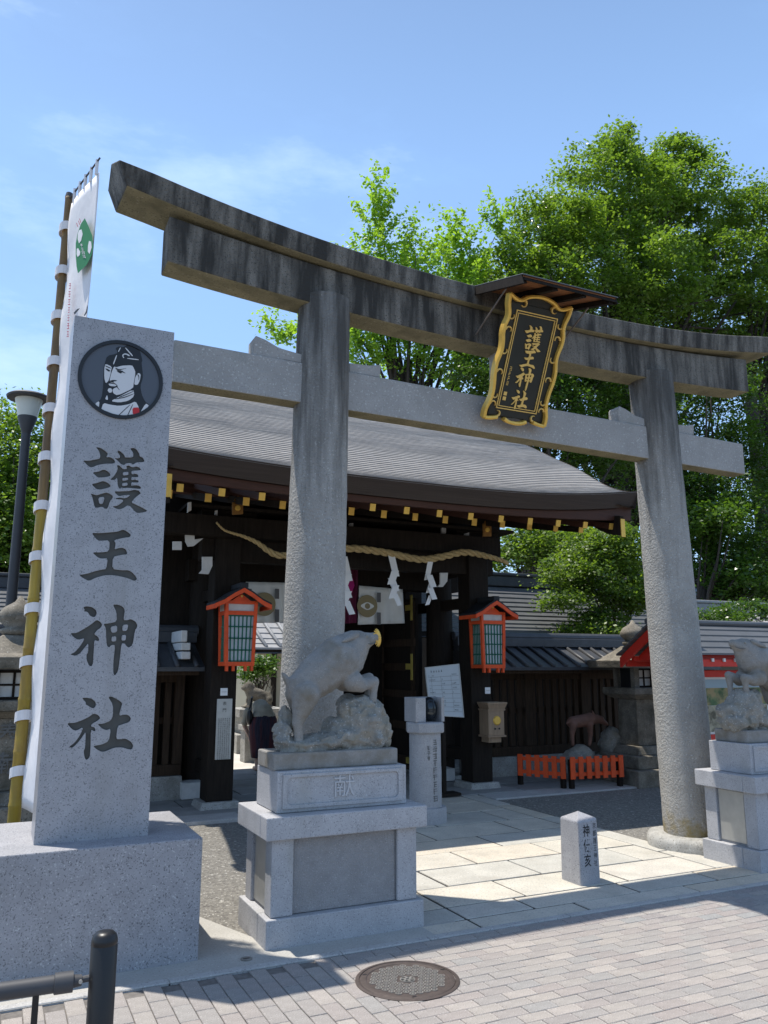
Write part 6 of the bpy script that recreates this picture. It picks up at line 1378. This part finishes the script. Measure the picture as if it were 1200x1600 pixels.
# ------------------------------------------------------------------ trees
def leaf_quad(rr, c, size, nrm, mbv, mbf):
    a = rr.uniform(0, 6.283); t = Vector((math.cos(a), math.sin(a), rr.uniform(-.3, .3))); nrm = nrm.normalized(); t = (t - nrm * t.dot(nrm))
    if t.length < 1e-3: return
    t.normalize(); b = nrm.cross(t); s = size * rr.uniform(.65, 1.3); k = len(mbv)
    mbv += [c - t * s * .5, c + b * s * .30 - nrm * s * .06, c + t * s * .5 - nrm * s * .12, c - b * s * .30 - nrm * s * .06]
    mbf.append((k, k + 1, k + 2, k + 3))
def tree(name, lab, cat, base, crowns, leafm, nleaf, lsize, trunk_r, clump=.55, per=55, seed=1, group='trees around the shrine', upright=False, trunk_top=None, shell=.62, limbs=26, mode='tree', lean=(0, 0)):
    rr = random.Random(seed); base = Vector(base); t = thing(name, lab, cat, base, group)
    vol = [c[1][0] * c[1][1] * c[1][2] for c in crowns]; tot = sum(v ** (2 / 3) for v in vol); cl = []
    ncl = max(6, nleaf // per)
    for (c, r), v in zip(crowns, vol):
        k = max(2, int(ncl * v ** (2 / 3) / tot))
        for _ in range(k):
            while True:
                d = Vector((rr.gauss(0, 1), rr.gauss(0, 1), rr.gauss(0, 1)))
                if d.length > .01: break
            d.normalize(); q = rr.uniform(shell, 1.03) if rr.random() < .8 else rr.uniform(.15, shell)
            q *= 1 + .16 * mnoise.noise(d * 2.2 + Vector((seed, 0, 0)))
            cl.append((Vector((c[0] + d.x * r[0] * q, c[1] + d.y * r[1] * q, c[2] + d.z * r[2] * q)), d))
    mv, mf = [], []
    for c, d in cl:
        cs = clump * rr.uniform(.55, 1.35); m = int(per * rr.uniform(.5, 1.45)); ax = Vector((d.x, d.y, d.z + (1.2 if upright else .1))).normalized()
        for _ in range(m):
            if upright:
                tt = rr.uniform(-1, 1); p = c + ax * tt * cs * 1.5 + Vector((rr.gauss(0, 1), rr.gauss(0, 1), rr.gauss(0, 1))) * cs * .20
            else:
                g3 = lambda: max(-1.7, min(1.7, rr.gauss(0, 1))); p = c + Vector((g3() * .5, g3() * .5, g3() * .30)) * cs
            nn = Vector((rr.gauss(0, .55) + d.x * .3, rr.gauss(0, .55) + d.y * .3, 1.0 if rr.random() < .8 else -.3)); leaf_quad(rr, p, lsize, nn, mv, mf)
    mb = MB(); mb.v = [tuple(v) for v in mv]; mb.f = mf; mb.mi = [0] * len(mf); o = mb.build('crown', leafm, t, fixn=False)
    # trunk and limbs
    top = Vector(trunk_top) if trunk_top else base + Vector((lean[0], lean[1], (sum(c[0][2] for c in crowns) / len(crowns) - base.z) * .8))
    if mode == 'tree':
        tb = MB(); mid = base.lerp(top, .5) + Vector((rr.uniform(-.2, .2), rr.uniform(-.2, .2), 0)); tb.tube([base - Vector((0, 0, .1)), base + Vector((0, 0, .4)), mid, top], [trunk_r * 1.35, trunk_r * 1.05, trunk_r * .8, trunk_r * .45], 14); tb.build('trunk', BARK, t, smooth=True)
    lb_ = MB()
    for c, d in rr.sample(cl, min(limbs, len(cl))):
        h = rr.uniform(.35, .95); s0 = base.lerp(top, h); e = s0.lerp(c, .92); md = s0.lerp(e, .5) + Vector((rr.uniform(-.3, .3), rr.uniform(-.3, .3), (e - s0).length * .10)); r0 = trunk_r * .30 * (1.15 - h * .5)
        lb_.tube([s0, md, e], [r0, r0 * .6, r0 * .15], 6)
    if lb_.v: lb_.build('limbs', BARK, t, smooth=True)
    return t
def sph(x, y, Y, rx, ry=None, rz=None):      # measured crown centre (photo point at depth Y) and radii in metres
    p = at(x, y, Y); return ((p.x, Y, p.z), (rx, ry or rx, rz or rx))
def gnd(x, Y): p = at(x, 1040, Y); return (p.x, Y, 0)
tree('camphor_tree', 'huge glossy camphor tree with broad crown, upper right', 'tree', gnd(985, 23), [sph(960, 310, 23, 2.6, 2.6, 2.3), sph(1075, 330, 23, 2.9, 2.6, 2.4), sph(870, 370, 22.5, 2.0, 2, 1.7), sph(985, 440, 22, 3.4, 2.6, 2.2), sph(1130, 460, 22, 3.2, 2.5, 2.4), sph(850, 460, 22, 2.0, 1.8, 1.5), sph(965, 245, 23.2, 1.0, 1.0, 1.2), sph(1060, 255, 23.2, 1.3, 1.2, 1.0), sph(790, 430, 22.5, 1.3, 1.3, 1.2)], LEAF_C, 112000, .16, .55, clump=.62, per=130, seed=3, limbs=60)
tree('camphor_tree', 'leafy camphor tree cut by the right edge of the frame', 'tree', gnd(1210, 21), [sph(1230, 360, 21, 2.4), sph(1260, 480, 21, 3.0), sph(1200, 560, 21, 2.0, 2, 1.8), sph(1210, 300, 21, 1.2)], LEAF_C, 28000, .16, .4, clump=.58, per=95, seed=4)
tree('ginkgo_tree', 'light green ginkgo with upright feathery branches left of the name board', 'tree', gnd(640, 22), [sph(590, 350, 22, .62, .7, 1.7), sph(560, 420, 22, .75, .8, 1.2), sph(650, 400, 22, 1.1, 1.1, 1.3), sph(705, 385, 22, .8, .8, 1.2), sph(735, 420, 22, 1.0, 1, 1.1), sph(620, 470, 22, 1.5, 1.5, 1.2), sph(700, 480, 21.8, 1.6, 1.4, 1.2), sph(780, 340, 22.4, .5, .5, 1.0), sph(640, 560, 22, 1.7, 1.5, 1.2), sph(560, 520, 22, 1.2, 1.2, 1.2), sph(450, 510, 22, .75, .7, .45), sph(725, 570, 22, 1.3, 1.2, 1.2), sph(590, 300, 22, .28, .3, .7)], LEAF_G, 26000, .15, .30, clump=.40, per=42, seed=6, upright=True, limbs=44)
tree('evergreen_tree', 'dark evergreen tree behind the torii between its columns', 'tree', gnd(850, 20), [sph(790, 520, 20, 1.5, 1.4, 1.5), sph(860, 560, 20, 2.2, 1.6, 1.6), sph(930, 600, 20, 2.2, 1.8, 1.7), sph(760, 590, 20, 1.2, 1.2, 1.0), sph(900, 700, 19.5, 2.2, 1.8, 1.3), sph(840, 640, 19.5, 1.8, 1.5, 1.2)], LEAF_D, 44000, .13, .32, clump=.5, per=80, seed=8)
tree('evergreen_tree', 'dense dark evergreen right of the right torii column', 'tree', gnd(1125, 19), [sph(1120, 640, 19, 2.2, 1.8, 1.6), sph(1180, 740, 19, 2.2, 1.8, 1.6), sph(1105, 780, 18.5, 1.7, 1.5, 1.3), sph(1200, 860, 18, 2.0, 1.6, 1.2), sph(1110, 870, 18, 1.5, 1.3, .9), sph(1040, 760, 19.5, 1.5, 1.4, 1.5), sph(1000, 680, 20, 1.8, 1.5, 1.3)], LEAF_D, 50000, .125, .36, clump=.5, per=80, seed=9)
tree('evergreen_tree', 'evergreen tree at the far right with leaning trunk', 'tree', gnd(1085, 17.5), [sph(1170, 910, 17, 1.6, 1.2, .7), sph(1100, 820, 17.5, 1.3, 1.2, .7)], LEAF_D, 9000, .14, .24, clump=.42, per=45, seed=12, lean=(.6, 0))
tree('maple_tree', 'pale green maple spreading over the dark hall roof', 'tree', gnd(960, 12.6), [sph(930, 870, 12.6, .95, .8, .38), sph(985, 860, 12.4, .65, .7, .5), sph(920, 920, 12.4, .62, .6, .16), sph(960, 905, 12.5, .75, .7, .22), sph(935, 965, 12.3, .62, .6, .20), sph(975, 940, 12.5, .55, .6, .25), sph(900, 985, 12.2, .35, .4, .12), sph(895, 900, 12.5, .8, .7, .3), sph(950, 840, 12.7, 1.0, .8, .35), sph(990, 930, 12.2, .7, .7, .35), sph(945, 990, 12.0, .7, .6, .16), sph(880, 940, 12.3, .5, .5, .18)], LEAF_M, 30000, .075, .085, clump=.24, per=45, seed=14)
tree('broadleaf_tree', 'bright green broadleaf tree just right of the gate post', 'tree', gnd(820, 16.6), [sph(815, 850, 16.6, 1.0, .9, .6), sph(790, 870, 16.6, .7, .7, .4), sph(855, 860, 16.6, .8, .8, .6), sph(900, 860, 16.8, 1.0, .9, .7), sph(870, 820, 17, 1.3, 1, .6)], LEAF_M, 14000, .11, .14, clump=.34, per=45, seed=15)
for k, (x, y, Y, rx, s, lab) in enumerate(((20, 740, 21, 1.7, 20, 'left background tree beside the lamp post'), (70, 800, 22, 1.8, 21, 'left background tree behind the bamboo pole'), (-60, 780, 21, 2.2, 22, 'left background tree at the frame edge'))):
    tree('broadleaf_tree', lab, 'tree', gnd(x, Y), [sph(x, y, Y, rx, rx * .8, 1.8), sph(x + 25, y + 70, Y - .4, rx * 1.1, rx * .8, 1.3), sph(x - 30, y + 60, Y, rx, rx * .8, 1.3), sph(x + 5, y - 75, Y, rx * .55, .8, .9), sph(x, y + 130, Y - .6, rx * 1.3, 1, 1.2)], LEAF_C if k != 1 else LEAF_D, 26000, .115, .26, clump=.46, per=70, seed=s)
tree('garden_shrub', 'small bright shrub seen through the gate', 'shrub', gnd(408, 20), [sph(412, 1040, 20, .34, .4, .22), sph(398, 1048, 20, .35, .4, .25)], LEAF_D, 2500, .09, .06, clump=.25, per=40, seed=31, group='shrubs')
tree('garden_shrub', 'clipped shrub by the tiled outhouse at the right', 'shrub', gnd(1150, 15.2), [sph(1120, 965, 12.6, .6, .4, .2), sph(1165, 955, 12.8, .9, .5, .25)], LEAF_D, 4500, .07, .05, clump=.2, per=40, seed=33, group='shrubs', mode='tree')
# tall trees standing behind the courtyard close the view
for k, (x, Y, h) in enumerate(((330, 34, 5.0), (480, 36, 6.5), (900, 34, 9.0), (1150, 32, 9.0), (1050, 30, 7.0))):
    b_ = gnd(x, Y); tree('background_tree', ('distant tree behind the left courtyard roofs', 'distant tree behind the gate ridge', 'distant dark tree behind the camphor', 'distant dark tree at the right', 'distant dark tree between the right trees')[k], 'tree', b_, [((b_[0], Y, h * .6), (3.0, 2, h * .35)), ((b_[0] + 1.8, Y, h * .45), (2.4, 2, h * .3)), ((b_[0] - 1.8, Y, h * .5), (2.4, 2, h * .3))], LEAF_D, 9000, .26, .35, clump=.8, per=45, seed=40 + k)
